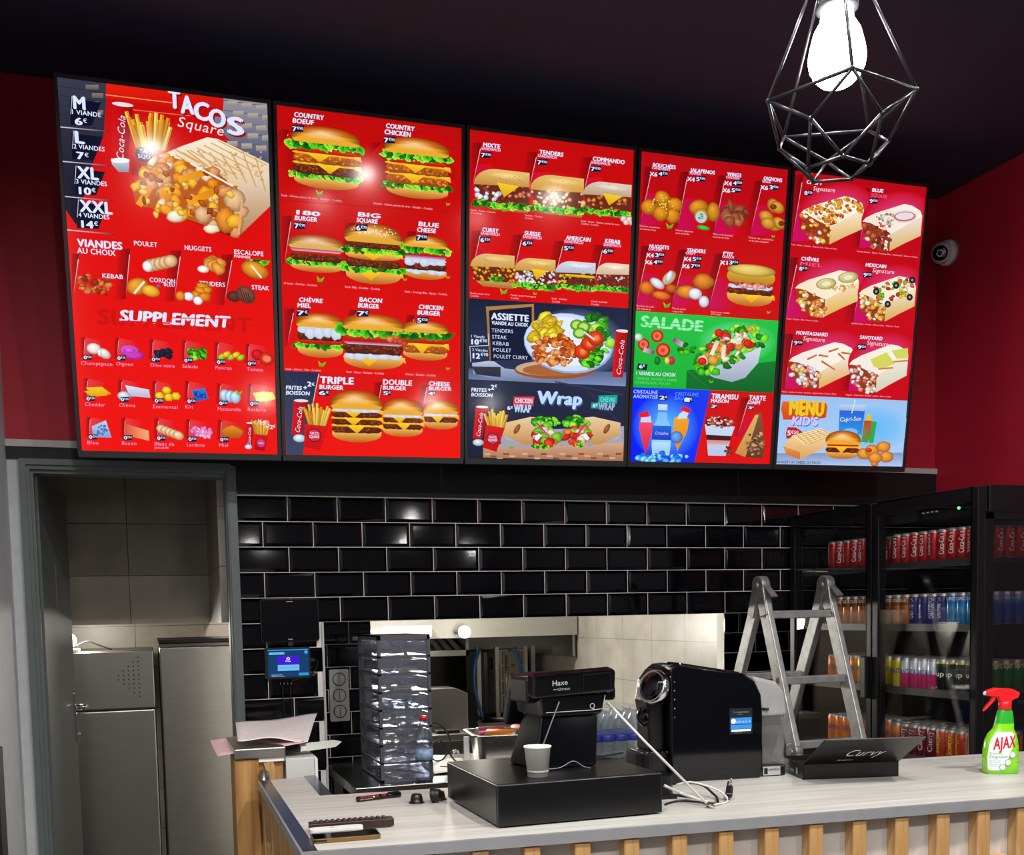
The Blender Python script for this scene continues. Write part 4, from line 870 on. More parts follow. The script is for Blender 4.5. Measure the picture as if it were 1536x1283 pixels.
# ------------------------------------------------------------------ menu screens
SW, SH, SG = .685, 1.213, .0322
E_ = Vector((1, -.0006, .0105)).normalized(); D_ = Vector((0, math.sin(.1375), -math.cos(.1375))); D_ = (D_ - E_ * D_.dot(E_)).normalized(); N_b = E_.cross(-D_) * -1
if N_b.y < 0: N_b = -N_b          # local +y: away from the room
O_ = Vector((-.7642, -.4563, 3.2694))
QUADS = [[(86.4, 117.3), (399.7, 155.1), (415.5, 681.8), (121.5, 677)], [(415.5, 157.2), (691.5, 192.5), (690.4, 687.9), (429.2, 681.2)], [(705.2, 194.5), (949.9, 226.5), (933.3, 693.4), (701.6, 688.3)],
         [(962.8, 226.4), (1181.7, 254.7), (1153.2, 696), (943.3, 693.5)], [(1190.8, 255.6), (1387.9, 280.3), (1353, 699.2), (1163.1, 694.7)]]
def solve(A, b):
    n = len(b); M = [r[:] + [v] for r, v in zip(A, b)]
    for i in range(n):
        p = max(range(i, n), key=lambda k: abs(M[k][i])); M[i], M[p] = M[p], M[i]
        for k in range(n):
            if k != i:
                q = M[k][i] / M[i][i]
                if q: M[k] = [a - q * c for a, c in zip(M[k], M[i])]
    return [M[i][n] / M[i][i] for i in range(n)]
def homog(src, dst):
    A, b = [], []
    for (x, y), (u, v) in zip(src, dst):
        A += [[x, y, 1, 0, 0, 0, -u * x, -u * y], [0, 0, 0, x, y, 1, -v * x, -v * y]]; b += [u, v]
    h = solve(A, b)
    return lambda x, y: ((h[0] * x + h[1] * y + h[2]) / (h[6] * x + h[7] * y + 1), (h[3] * x + h[4] * y + h[5]) / (h[6] * x + h[7] * y + 1))
WH, NAVY, GOLD = (222, 230, 255), (14, 20, 52), (248, 196, 30)
GREENS = [(30, 130, 15), (60, 190, 20), (110, 220, 40), (20, 100, 10), (150, 225, 60)]
class Art:
    # flat picture of one menu page, u right and v down in metres on the screen
    def __init__(s, quad, seed):
        s.H = homog(quad, [(0, 0), (SW, 0), (SW, SH), (0, SH)]); s.v, s.f, s.c, s.n = [], [], [], 0; s.r = random.Random(seed); s.F = None
    def fr(s, ox, oy, k): s.F0 = lambda x, y: s.H(ox + x / k, oy + y / k); s.F = s.F0
    def at(s, cx, cy):          # from here on, coordinates are offsets from (cx, cy), squared up to the screen
        u, v = s.F0(cx, cy); a = s.F0(cx + 1, cy); b = s.F0(cx, cy + 1); ku, kv = a[0] - u, b[1] - v
        s.F = lambda x, y: (u + x * ku, v + y * kv); return s
    def off(s): s.F = s.F0
    def put(s, pts, fs, cols):
        s.n += 1; w = -.001 - s.n * 5e-6; b = len(s.v)
        for p in pts:
            u, v = s.F(*p); u = min(SW, max(0, u)); v = min(SH, max(0, v)); s.v.append((u - SW / 2, w, SH - v))
        s.f += [[b + i for i in f] for f in fs]; s.c += [lin(c) for c in cols]
    def poly(s, pts, c, c2=None, d=(0, 1)):
        fs = [tuple(t) for t in tessellate_polygon([[Vector((p[0], p[1], 0)) for p in pts]])]
        if c2:
            q = [p[0] * d[0] + p[1] * d[1] for p in pts]; lo, hi = min(q), max(q); k = [(v - lo) / (hi - lo + 1e-9) for v in q]
            cols = [tuple(a + (b - a) * t for a, b in zip(c, c2)) for t in k]
        else: cols = [c] * len(pts)
        s.put(pts, fs, cols)
    def rect(s, x0, y0, x1, y1, c, c2=None, d=(0, 1)): s.poly([(x0, y0), (x1, y0), (x1, y1), (x0, y1)], c, c2, d)
    def ell(s, cx, cy, rx, ry, c, hi=None, rot=0, hx=-.25, hy=-.35, n=22, lump=0, edge=None):
        hi = hi or tuple(min(255, v * 1.16 + 12) for v in c); ca, sa = math.cos(R_(rot)), math.sin(R_(rot)); pts, cols = [(cx + hx * rx, cy + hy * ry)], [hi]
        lm = [1 + s.r.uniform(-lump, lump) for _ in range(n)]
        dk = edge or tuple(v * .68 for v in c)
        for t, cc in ((.66, c), (1, dk)):
            for i in range(n):
                a = 2 * PI * i / n; x, y = rx * t * math.cos(a) * lm[i] + hx * rx * (1 - t), ry * t * math.sin(a) * lm[i] + hy * ry * (1 - t)
                pts.append((cx + x * ca - y * sa, cy + x * sa + y * ca)); cols.append(cc)
        fs = [(0, 1 + i, 1 + (i + 1) % n) for i in range(n)] + [(1 + i, 1 + n + i, 1 + n + (i + 1) % n, 1 + (i + 1) % n) for i in range(n)]
        s.put(pts, fs, cols)
    def glow(s, cx, cy, rx, ry, c, bg, rot=0):
        s.ell(cx, cy, rx, ry, tuple((a + b) / 2 for a, b in zip(c, bg)), c, rot, 0, 0, 36, 0, bg)
    def disc(s, cx, cy, rx, ry, c, rot=0, n=24): 
        ca, sa = math.cos(R_(rot)), math.sin(R_(rot))
        s.poly([(cx + rx * math.cos(2 * PI * i / n) * ca - ry * math.sin(2 * PI * i / n) * sa, cy + rx * math.cos(2 * PI * i / n) * sa + ry * math.sin(2 * PI * i / n) * ca) for i in range(n)], c)
    def line(s, x0, y0, x1, y1, w, c, c2=None):
        dx, dy = x1 - x0, y1 - y0; l = math.hypot(dx, dy); nx, ny = -dy / l * w / 2, dx / l * w / 2
        s.put([(x0 + nx, y0 + ny), (x0 - nx, y0 - ny), (x1 - nx, y1 - ny), (x1 + nx, y1 + ny)], [(0, 1, 2, 3)], [c, c, c2 or c, c2 or c])
    def t(s, x0, y0, x1, h, txt, c=WH, bold=.03, shear=0, y1=None, sh=None):
        bold = bold * 1.6 if bold >= .04 else bold
        # lettering from the baseline start (x0, y0) to x1, cap height h
        V, Fs, wd = text_geo(txt, bold)
        if not V: return
        F = s.F; u0, v0 = F(x0, y0); u1 = F(x1, y0)[0]
        kv = F(x0, y0 + 1)[1] - v0; kx = (u1 - u0) / wd; H = h * kv
        if y1 is not None:          # slanting or upright lettering
            u1, v1 = F(x1, y1); dx, dy = u1 - u0, v1 - v0; l = math.hypot(dx, dy); kx = l / wd; dx, dy = dx / l, dy / l
        else: dx, dy = 1, 0
        def go(col, ox, oy):
            s.F = lambda x, y: (x, y)
            s.put([(u0 + ox + (p[0] * kx + p[1] * H * shear) * dx + p[1] * H * dy, v0 + oy + (p[0] * kx + p[1] * H * shear) * dy - p[1] * H * dx) for p in V], Fs, [col] * len(V)); s.F = F
        if sh: go(sh, H * .1, H * .12)
        go(c, 0, 0)
    def price(s, x0, y0, x1, y1, txt, pre=None):
        if pre is None: s.poly([(x0 + (x1 - x0) * .08, y0), (x1, y0), (x1 - (x1 - x0) * .1, y1), (x0, y1)], NAVY)
        a, b = txt.split('€'); h = (y1 - y0) * .68; yb = y1 - (y1 - y0) * .16; w = x1 - x0
        k = .40 if b else .62; k *= 1 + .35 * (len(a) - 1)
        k = min(k, .68)
        s.t(x0 + w * .08, yb, x0 + w * (k + .02), h, a, WH, .04); s.t(x0 + w * (k + .04), yb - h * .36, x1 - w * .1, h * .58, '€' + b, WH, .03)
    def panel(s, x0, y0, x1, y1, w=90, pinkw=0, c=(228, 8, 8), dk=(120, 5, 8), pk=(190, 10, 70)):
        # slanting card edge: shade at its left, thin white edge, optional magenta glow at its right
        s.poly([(x0, y0), (x0 - w, y0), (x1 - w, y1), (x1, y1)], dk, c, (-1, 0)); 
        if pinkw: s.poly([(x0 + (x1 - x0) * .45, y0 + (y1 - y0) * .45), (x0 + (x1 - x0) * .45 + pinkw * .7, y0 + (y1 - y0) * .45), (x1 + pinkw, y1), (x1, y1)], pk, c, (1, 0))
        s.line(x0 + (x1 - x0) * .12, y0 + (y1 - y0) * .12, x1 + (x0 - x1) * .1, y1 + (y0 - y1) * .1, 4, (250, 215, 225), c)
    def cluster(s, cx, cy, rx, ry, n, s0, s1, pal, asp=.7, lump=.2):
        L = []
        for _ in range(n):
            a, q = s.r.uniform(0, 2 * PI), math.sqrt(s.r.random()); L.append((cx + rx * q * math.cos(a), cy + ry * q * math.sin(a)))
        for x, y in sorted(L, key=lambda p: p[1]):
            z = s.r.uniform(s0, s1); s.ell(x, y, z, z * s.r.uniform(asp, 1), s.r.choice(pal), None, s.r.uniform(-50, 50), n=12, lump=lump)
    def inpoly(s, pts, n, s0, s1, pal, asp=.7):
        xs = [p[0] for p in pts]; ys = [p[1] for p in pts]; L = []; k = 0
        while len(L) < n and k < n * 40:
            k += 1; x, y = s.r.uniform(min(xs), max(xs)), s.r.uniform(min(ys), max(ys)); ins = False
            for i in range(len(pts)):
                (xa, ya), (xb, yb) = pts[i], pts[i - 1]
                if (ya > y) != (yb > y) and x < (xb - xa) * (y - ya) / (yb - ya) + xa: ins = not ins
            if ins: L.append((x, y))
        for x, y in sorted(L, key=lambda p: p[1]):
            z = s.r.uniform(s0, s1); s.ell(x, y, z, z * s.r.uniform(asp, 1), s.r.choice(pal), None, s.r.uniform(-60, 60), n=9, lump=.24)
    def ruffle(s, x0, x1, y, a, pal=GREENS):
        n = max(5, int((x1 - x0) / (a * .55)))
        for i in range(n + 1):
            x = x0 + (x1 - x0) * i / n; c = s.r.choice(pal); s.ell(x, y + s.r.uniform(-a * .35, a * .35), a * s.r.uniform(.7, 1.1), a * s.r.uniform(.45, .85), c, tuple(v * .55 for v in c), s.r.uniform(-40, 40), n=13, lump=.38, edge=tuple(min(255, v * 1.15 + 14) for v in c))
    def bun(s, cx, y, w, h, c=(214, 112, 22), hi=(250, 214, 150), seeds=0, low=.22):
        n = 26; top = [(cx + w / 2 * math.cos(PI * i / n), y - h * (low + (1 - low) * max(0, math.sin(PI * i / n)) ** .8)) for i in range(n + 1)]
        bot = [(cx - w / 2 * .98, y - h * .12), (cx - w / 2 * .9, y), (cx + w / 2 * .9, y), (cx + w / 2 * .98, y - h * .12)]; ring = top + bot; k = len(ring)
        fx, fy = cx - w * .06, y - h * .62; dk = tuple(v * .62 for v in c)
        mid = [(fx + (p[0] - fx) * .6, fy + (p[1] - fy) * .6) for p in ring]
        yc = (min(255, c[0] + 22), min(255, c[1] + 58), c[2] + 26)
        cm = [yc if p[1] > fy + h * .1 else c for p in mid]; cr = [yc if p[1] > y - h * .2 else dk for p in ring]
        s.put([(fx, fy)] + mid + ring, [(0, 1 + i, 1 + (i + 1) % k) for i in range(k)] + [(1 + i, 1 + k + i, 1 + k + (i + 1) % k, 1 + (i + 1) % k) for i in range(k)], [hi] + cm + cr)
        for _ in range(seeds):
            a, q = s.r.uniform(.12, .88) * PI, s.r.uniform(.3, .93); s.disc(cx + w / 2 * q * math.cos(a), y - h * .3 - h * .65 * q * math.sin(a), w * .013, w * .009, (252, 236, 200), s.r.uniform(0, 180), 8)
    def slab(s, cx, y, w, h, c, c2, rough=0, n=18):
        pts = []
        for i in range(n + 1): pts.append((cx - w / 2 + w * i / n, y - h + (h * .35 if i in (0, n) else 0) + s.r.uniform(-rough, rough)))
        for i in range(n, -1, -1): pts.append((cx - w / 2 + w * i / n, y - (h * .35 if i in (0, n) else 0) + s.r.uniform(-rough, rough)))
        s.poly(pts, c, c2)
    def burger(s, cx, yb, w, layers, ht=None):
        if ht:
            q = ht / sum(h * dict(bb=.85, pt=.9, pc=.9, ch=.35, le=.7, to=.85, on=.85, wh=.6).get(k, 1) for k, h in layers); layers = [(k, h * q) for k, h in layers]
        # from the plate up; each layer (kind, height)
        y = yb
        for k, h in layers:
            if k == 'bb':
                n = 18; pts = [(cx - w * .47, y - h), (cx + w * .47, y - h)] + [(cx + w * .47 * math.cos(PI * i / n), y - h * .75 + h * .75 * math.sin(PI * i / n)) for i in range(n + 1)]
                s.poly(pts, (240, 190, 100), (190, 98, 24)); y -= h * .85
            elif k in ('pt', 'pc'):
                c = (112, 44, 20) if k == 'pt' else (205, 104, 28); s.slab(cx, y, w * .94, h, c, tuple(v * .7 for v in c), h * .06)
                for _ in range(int(w / 7)):
                    sp = s.r.uniform(.65, 1.4); s.ell(cx + s.r.uniform(-.43, .43) * w, y - h * s.r.uniform(.2, .8), w * .028, h * .13, tuple(min(255, v * sp) for v in c), None, 0, n=8, lump=.3)
                y -= h * .9
            elif k == 'ch':
                s.slab(cx, y, w * .97, h * .5, (250, 205, 40), (240, 170, 10))
                x = cx + s.r.uniform(-.14, .02) * w; s.poly([(x - w * .17, y - h * .3), (x + w * .2, y - h * .3), (x + w * .03, y + h * 1.25)], (252, 206, 40), (236, 164, 10)); 
                s.poly([(cx + w * .3, y - h * .4), (cx + w * .5, y - h * .5), (cx + w * .52, y + h * .5)], (252, 206, 60), (236, 164, 10)); y -= h * .35
            elif k == 'le': s.ruffle(cx - w * .5, cx + w * .5, y - h * .5, h * .62); y -= h * .7
            elif k == 'to': s.slab(cx, y, w * .9, h, (235, 50, 20), (170, 14, 10)); y -= h * .85
            elif k == 'on': s.slab(cx, y, w * .92, h, (150, 30, 90), (235, 190, 215)); y -= h * .85
            elif k == 'wh':
                s.slab(cx, y, w * .92, h * .7, (215, 228, 245), (170, 190, 220))
                for q in (-.34, -.2, -.02, .16, .33): s.ell(cx + q * w, y + h * s.r.uniform(-.2, .2), w * .12, h * s.r.uniform(.3, .8), (206, 218, 238), (222, 230, 245), n=14, lump=.15, edge=(186, 200, 226))
                y -= h * .6
            elif k == 'tb': s.bun(cx, y, w * .98, h); y -= h
            elif k == 'ts': s.bun(cx, y, w * .98, h, (206, 110, 28), (250, 206, 130), 60); y -= h
            elif k == 'tl': s.bun(cx, y, w, h, (200, 118, 60), (238, 205, 185)); y -= h
    def fries(s, cx, yb, w, h, n=12):
        n = int(n * 1.5)
        for i in range(n):
            q = (i + .5) / n - .5 + s.r.uniform(-.06, .06); x0 = cx + q * w * .7; x1 = cx + q * w * 1.25; hh = h * s.r.uniform(.65, 1.05)
            c = s.r.choice([(250, 205, 60), (240, 180, 40), (255, 225, 110), (225, 150, 30)]); s.line(x0, yb, x1, yb - hh, w * .105, tuple(v * .82 for v in c), c)
            s.line(x0 + w * .03, yb, x1 + w * .03, yb - hh, w * .03, tuple(v * .7 for v in c))
    def cup(s, cx, y0, y1, w, lean=0):
        s.poly([(cx - w / 2 - lean, y0), (cx + w / 2 - lean, y0), (cx + w * .36 + lean, y1), (cx - w * .36 + lean, y1)], (220, 12, 22), (150, 5, 12), (1, 0)); s.disc(cx - lean, y0, w / 2, w * .1, (240, 225, 225))
        s.t(cx + w * .2 + lean, y1 - (y1 - y0) * .05, cx + w * .1 - lean, w * .34, 'Coca-Cola', WH, .01, .25, y1=y0 + (y1 - y0) * .2)
    def leaf(s, x, y, k=12):
        s.poly([(x - k, y - k * .8), (x - k * .4, y - k * .1), (x, y + k * .1), (x + k, y - k * .5), (x + k * .5, y + k * .7), (x - k * .7, y + k * .8)], (150, 225, 40), (60, 170, 20))
    def wrap(s, x, y, w, h, top, body=((250, 236, 214), (226, 176, 96)), fill=((196, 60, 30), (240, 220, 190), (235, 150, 60), (150, 30, 25)), n=46):
        N = lambda a: [(x + p * w, y + q * h) for p, q in a]
        s.glow(x + w * .58, y + h * .30, w * .62, h * .52, (226, 70, 150), (201, 8, 22), -20)
        s.poly(N([(.46, .56), (.70, .36), (1, .2), (1, .60), (.74, .78), (.49, .97)]), body[0], body[1], (.25, 1))
        s.poly(N([(.0, .44), (.05, .36), (.2, .25), (.45, .12), (.68, .0), (.82, .02), (.96, .1), (1, .2), (.76, .40), (.5, .62), (.3, .56)]), (252, 244, 228), body[0], (-1, .3))
        f = N([(.02, .44), (.15, .46), (.3, .54), (.48, .62), (.49, .94), (.38, 1.0), (.2, .92), (.06, .76)])
        s.poly(f, (150, 60, 30)); s.inpoly(f, n, w * .026, w * .05, fill)
        top(N)
    def sub(s, x, y, w, h, bread=((232, 196, 120), (200, 140, 60)), fill=((150, 60, 40), (120, 44, 30), (210, 120, 90)), cheese=True, green=True, white=False):
        s.poly([(x + w * .06, y + h * .75), (x + w, y + h * .66), (x + w * .98, y + h * .98), (x + w * .3, y + h * .97)], (226, 186, 110), (170, 110, 50))
        f = [(x + w * .03, y + h * .38), (x + w, y + h * .30), (x + w, y + h * .8), (x + w * .12, y + h * .82)]
        s.poly(f, (110, 40, 25)); s.inpoly(f, 44, w * .025, w * .05, fill)
        if white: s.inpoly([(x + w * .05, y + h * .5), (x + w * .5, y + h * .5), (x + w * .5, y + h * .75), (x + w * .1, y + h * .75)], 12, w * .03, w * .06, ((235, 235, 240), (205, 215, 235)))
        if green: s.ruffle(x + w * .03, x + w * .96, y + h * .86, h * .10)
        n = 14; s.poly([(x + w, y + h * .02)] + [(x + w * .42 - w * .40 * math.sin(PI / 2 * i / n), y + h * (.42 - .40 * math.cos(PI / 2 * i / n))) for i in range(n + 1)] + [(x + w * .05, y + h * .42), (x + w, y + h * .36)], bread[0], bread[1])
        s.glow(x + w * .6, y + h * .14, w * .34, h * .08, tuple(min(255, v + 22) for v in bread[0]), tuple((p * .72 + q * .28) for p, q in zip(bread[0], bread[1])), 0)
        for _ in range(14): s.disc(x + s.r.uniform(.3, .98) * w, y + h * s.r.uniform(.08, .34), w * .012, h * .008, tuple(v * .86 for v in bread[1]), 0, 8)
        if cheese: s.poly([(x + w * .42, y + h * .33), (x + w * .82, y + h * .36), (x + w * .55, y + h * .66)], (250, 205, 40), (225, 165, 20))
    def done(s, parent):
        me = bpy.data.meshes.new('display'); me.from_pydata(s.v, [], s.f); a = me.color_attributes.new('Col', 'FLOAT_COLOR', 'POINT')
        a.data.foreach_set('color', [q for c in s.c for q in (c[0], c[1], c[2], 1)]); me.materials.append(MT['screen'])
        o = bpy.data.objects.new('display', me); COL.objects.link(o); o.parent = parent; return o
TV = []
for i, lab in enumerate(('leftmost lit menu screen showing the big tacos and the supplement list', 'second menu screen from the left wall, covered in stacked burgers', 'middle menu screen showing sandwiches above a plate and wraps', 'fourth menu screen with snacks, green salad panel and blue drinks panel', 'last menu screen by the red right wall, with tacos and a pale kids menu')):
    t = thing('menu_screen', lab, 'screen', (0, 0, 0), 0, 'menu screens above the counter')
    org = O_ + E_ * (i * (SW + SG) + SW / 2) + D_ * SH
    m = Matrix((E_, N_b, -D_)).transposed().to_4x4(); m.translation = org; t.matrix_world = m
    b = MB(); q = .0125
    for x0, x1, z0, z1 in ((-SW / 2 - q, SW / 2 + q, -.024, 0), (-SW / 2 - q, SW / 2 + q, SH, SH + q), (-SW / 2 - q, -SW / 2, 0, SH), (SW / 2, SW / 2 + q, 0, SH)): b.box(x0, x1, -.010, .03, z0, z1)
    obj('bezel', b, 'tv_frame', t, bevel=.002)
    b = MB(); b.box(-SW / 2 - .008, SW / 2 + .008, .004, .05, -.015, SH + .008); obj('back_cover', b, 'black_plastic', t)
    b = MB(); b.box(-.2, .2, .05, .26 , .25, .33); b.box(-.2, .2, .05, .36, .80, .88); obj('wall_bracket', b, 'black_metal', t)
    TV.append(t)
RED, RDK, RBR = (226, 8, 6), (120, 6, 8), (240, 14, 6)
def base(A, top, mid, bot):
    A.fr(0, 0, 1); F = A.F; A.F = lambda x, y: (x, y)
    A.put([(0, 0), (SW, 0), (SW, SH * .45), (0, SH * .45), (SW, SH), (0, SH)], [(0, 1, 2, 3), (3, 2, 4, 5)], [top, top, mid, mid, bot, bot]); A.F = F
# ---- first page: tacos
A = Art(QUADS[0], 1); base(A, (200, 8, 8), RED, RBR); A.fr(80, 110, 4.389)
A.poly([(28, 32), (360, 72), (330, 420), (250, 620), (150, 1000), (70, 900), (40, 300)], (58, 60, 78), (16, 14, 34))
A.poly([(1110, 150), (1403, 198), (1430, 620), (1200, 480), (1020, 300)], (150, 150, 165), (70, 78, 110))
for k in range(5):
    A.line(1120, 175 + k * 66, 1410, 215 + k * 66, 5, (84, 84, 100)); A.line(40, 90 + k * 60, 330, 130 + k * 60, 4, (36, 36, 50))
    for q in range(3): A.rect(1140 + q * 95 + (k % 2) * 40, 180 + k * 66 + q * 14, 1210 + q * 95 + (k % 2) * 40, 215 + k * 66 + q * 14, (186, 172, 150), (140, 134, 130))
for k in range(4): A.rect(215 + (k % 2) * 40, 80 + k * 55, 300 + (k % 2) * 30, 112 + k * 55, (138, 122, 112), (90, 84, 84))
A.poly([(350, 70), (1120, 165), (1110, 290), (345, 165)], (232, 30, 10), (190, 6, 6))
A.line(345, 145, 780, 195, 6, (250, 150, 90)); A.line(500, 240, 900, 280, 5, (240, 120, 80))
for (y, n, v, p, w, x) in ((235, 'M', '1 VIANDE', '6€', 215, 125), (460, 'L', '2 VIANDES', '7€', 210, 135), (690, 'XL', '3 VIANDES', '10€', 300, 150), (910, 'XXL', '4 VIANDES', '14€', 390, 165)):
    A.poly([(x - 15, y - 60), (x + 190, y - 40), (x + 130, y + 115), (x - 10, y + 110)], (12, 14, 40)); A.line(x - 80, y + 122, x + 240, y + 150, 7, (205, 205, 225), (60, 20, 40)); A.line(x, y - 80, x - 8, y + 40, 4, (200, 200, 220))
    A.t(x + 8, y, w, 76 if n != 'M' else 82, n, WH, .045); A.t(x, y + 36, x + 190 + (12 if n != 'M' else 0), 29, v, WH, .03); A.t(x + 18, y + 105, x + 70 + (30 if len(p) == 3 else 0), 46, p[:-1], WH, .045); A.t(x + 72 + (30 if len(p) == 3 else 0), y + 92, x + 98 + (30 if len(p) == 3 else 0), 26, '€', WH, .02)
A.at(425, 400); A.cup(20, -195, 190, 140, -22); A.off()
A.poly([(380, 560), (500, 575), (495, 650), (430, 650), (385, 600)], (205, 215, 230), (140, 150, 170)); A.disc(440, 575, 62, 18, (245, 248, 255))
A.at(640, 440); A.fries(0, 80, 230, 250, 14); A.poly([(-115, 60), (120, 60), (70, 260), (-140, 240)], (214, 14, 10), (150, 6, 6)); A.disc(-50, 100, 56, 50, (54, 20, 70)); A.t(-78, 92, -30, 26, 'TA', WH); A.t(-90, 126, -10, 26, 'SQU', WH); A.off()
A.poly([(860, 640), (1250, 1010), (1190, 1080), (700, 900), (560, 720)], (120, 6, 10), (226, 8, 6), (-1, .6))
A.poly([(690, 545), (840, 480), (1010, 420), (1080, 430), (1420, 590), (1425, 870), (1205, 1080), (1150, 1040), (1170, 760), (900, 590)], (250, 236, 214), (206, 160, 104))
A.poly([(1200, 740), (1425, 640), (1425, 870), (1205, 1080), (1240, 900)], (236, 218, 196), (176, 128, 84))
for k in range(8):
    A.line(800 + k * 75, 500 + k * 6, 960 + k * 62, 590 + k * 26, 9, (214, 164, 96)); A.line(1060 - k * 46 + 20, 440 + k * 16, 1400 - k * 50, 600 + k * 18, 8, (220, 172, 106))
for k in range(40): A.ell(A.r.uniform(900, 1400), A.r.uniform(500, 700), 9, 6, (212, 160, 98), n=8)
fillp = [(640, 560), (760, 545), (900, 590), (1090, 660), (1200, 760), (1250, 900), (1210, 1060), (1000, 1000), (800, 930), (620, 880), (540, 860), (520, 760)]
A.poly(fillp, (190, 90, 24))
A.inpoly(fillp, 70, 32, 56, ((240, 150, 24), (230, 130, 20), (222, 160, 110), (214, 140, 90), (250, 176, 40), (236, 200, 165)), .6)
for x0, y0, x1, y1 in ((560, 870, 640, 740), (880, 850, 1050, 780), (820, 700, 1030, 640), (700, 760, 760, 830), (600, 690, 690, 640)): A.line(x0, y0, x1, y1, 46, (245, 166, 30), (226, 132, 18))
A.ell(800, 940, 56, 40, (244, 226, 190), lump=.12); A.ell(1040, 1020, 56, 30, (244, 226, 190), lump=.12); A.ell(1190, 830, 70, 76, (222, 176, 126), lump=.1); A.ell(1130, 960, 66, 88, (222, 130, 40), lump=.12); A.ell(980, 930, 56, 58, (222, 166, 120), lump=.14); A.ell(1190, 970, 62, 50, (242, 170, 40), lump=.1)
for k in range(26): A.ell(A.r.uniform(560, 1180), A.r.uniform(620, 960), A.r.uniform(18, 34), A.r.uniform(14, 26), A.r.choice(((150, 62, 14), (176, 80, 20), (250, 190, 70))), None, A.r.uniform(0, 90), n=8, lump=.3)
A.line(900, 590, 1180, 740, 12, (250, 240, 225)); A.line(1240, 830, 1215, 1060, 16, (226, 170, 130))
A.at(1010, 330)
for (a, b, ch_, y) in ((-245, -165, 'T', -130), (-170, -80, 'A', -105), (-85, 20, 'C', -75), (10, 125, 'O', -42), (130, 245, 'S', -5)): A.t(a, y + 55, b, 112, ch_, WH, .05, sh=(160, 8, 16))
A.t(-195, 40, 100, 66, 'Square', (250, 225, 230), -.01, .2, y1=70); A.off()
A.fr(80, 340, 3.666)
A.panel(420, 120, 395, 400, 60); A.panel(700, 130, 660, 410, 60); A.panel(985, 150, 935, 430, 60); A.panel(140, 150, 105, 400, 40)
A.t(130, 108, 378, 40, 'VIANDES', WH, .045); A.t(130, 146, 340, 30, 'AU CHOIX', WH, .035)
for (x, y, x1, h, s_) in ((442, 102, 570, 25, 'POULET'), (720, 125, 866, 25, 'NUGGETS'), (992, 147, 1152, 25, 'ESCALOPE'), (992, 166, 1080, 14, 'PANNÉE'), (268, 281, 381, 24, 'KEBAB'), (527, 302, 667, 24, 'CORDON'), (606, 325, 664, 18, 'BLEU'), (800, 320, 941, 24, 'TENDERS'), (1088, 341, 1184, 24, 'STEAK')): A.t(x, y, x1, h, s_)
A.at(220, 315); A.cluster(0, 5, 95, 45, 36, 14, 24, ((200, 80, 30), (170, 60, 20), (225, 120, 60), (140, 40, 16)), .4); A.off()
A.at(590, 205); [A.ell(-60 + k * 28, 12 - k * 8, 40, 34, (226, 178, 120), (250, 226, 190), -25) for k in range(5)]; A.ell(-75, 18, 28, 30, (245, 240, 235)); A.off()
A.at(490, 330); A.ell(-30, 0, 62, 46, (222, 140, 30), rot=-20); A.ell(40, 20, 52, 32, (236, 170, 40), rot=10); A.line(-50, 40, 10, -30, 12, (245, 235, 220)); A.ell(85, -10, 14, 12, (190, 60, 110)); A.off()
A.at(865, 205); A.cluster(0, 0, 60, 40, 8, 32, 40, ((232, 150, 60), (222, 130, 44), (240, 168, 80))); A.ell(-45, 30, 32, 20, (245, 236, 226)); A.off()
A.at(1105, 235); A.ruffle(-30, 60, -38, 22); A.ell(0, 0, 76, 46, (222, 140, 34), rot=15); A.line(-20, -25, 35, 40, 10, (246, 236, 214)); A.off()
A.at(785, 370); A.cluster(10, -10, 75, 36, 7, 32, 44, ((228, 140, 34), (214, 120, 24))); A.ell(-45, 15, 28, 24, (236, 240, 250)); A.ell(5, 35, 26, 24, (240, 240, 250)); A.ell(-90, 15, 26, 26, (226, 132, 32)); A.off()
A.at(1030, 370); A.ell(-40, 14, 38, 30, (84, 44, 36)); A.ell(25, 0, 56, 46, (116, 66, 52), rot=30); [A.line(-6 + k * 14, -30 + k * 6, 12 + k * 14, 30 + k * 4, 5, (62, 30, 24)) for k in range(4)]; A.off()
A.t(235, 535, 1085, 82, 'SUPPLEMENT', (205, 16, 12), .05, .12); A.t(360, 520, 965, 62, 'SUPPLEMENT', WH, .05, .14); A.line(370, 520, 640, 530, 9, RED); A.line(640, 500, 965, 505, 5, RED)
items = [[('Champignon', 160, 148, 320, 760), ('Oignon', 345, 342, 435, 763), ('Olive noire', 535, 530, 662, 770), ('Salade', 713, 706, 790, 775), ('Poivron', 893, 888, 976, 783), ('Tomate', 1063, 1060, 1150, 791)],
         [('Cheddar', 175, 170, 280, 988), ('Chèvre', 363, 358, 445, 992), ('Emmental', 550, 544, 678, 999), ('Kiri', 730, 722, 762, 1000), ('Mozzarella', 905, 900, 1026, 1011), ('Raclette', 1075, 1066, 1165, 1013)],
         [('Bleu', 188, 182, 242, 1200), ('Bacon', 380, 372, 452, 1203), ('Blanc de', 563, 552, 660, 1205), ('Lardons', 735, 730, 828, 1210), ('Miel', 910, 908, 956, 1212)]]
for r_ in items:
    for n_, bx_, x0, x1, y in r_:
        A.panel(bx_ + 12, y - 150, bx_ + 4, y - 40, 22); A.poly([(bx_ + 12, y - 150), (bx_ + 110, y - 130), (bx_ + 70, y - 40), (bx_ + 4, y - 40)], (236, 60, 70), (228, 14, 12), (1, 0)); A.t(x0, y, x1, 19, n_, (238, 160, 200), .0, .08)
A.t(552, 1224, 630, 17, 'poulet', (238, 160, 200), 0, .08)
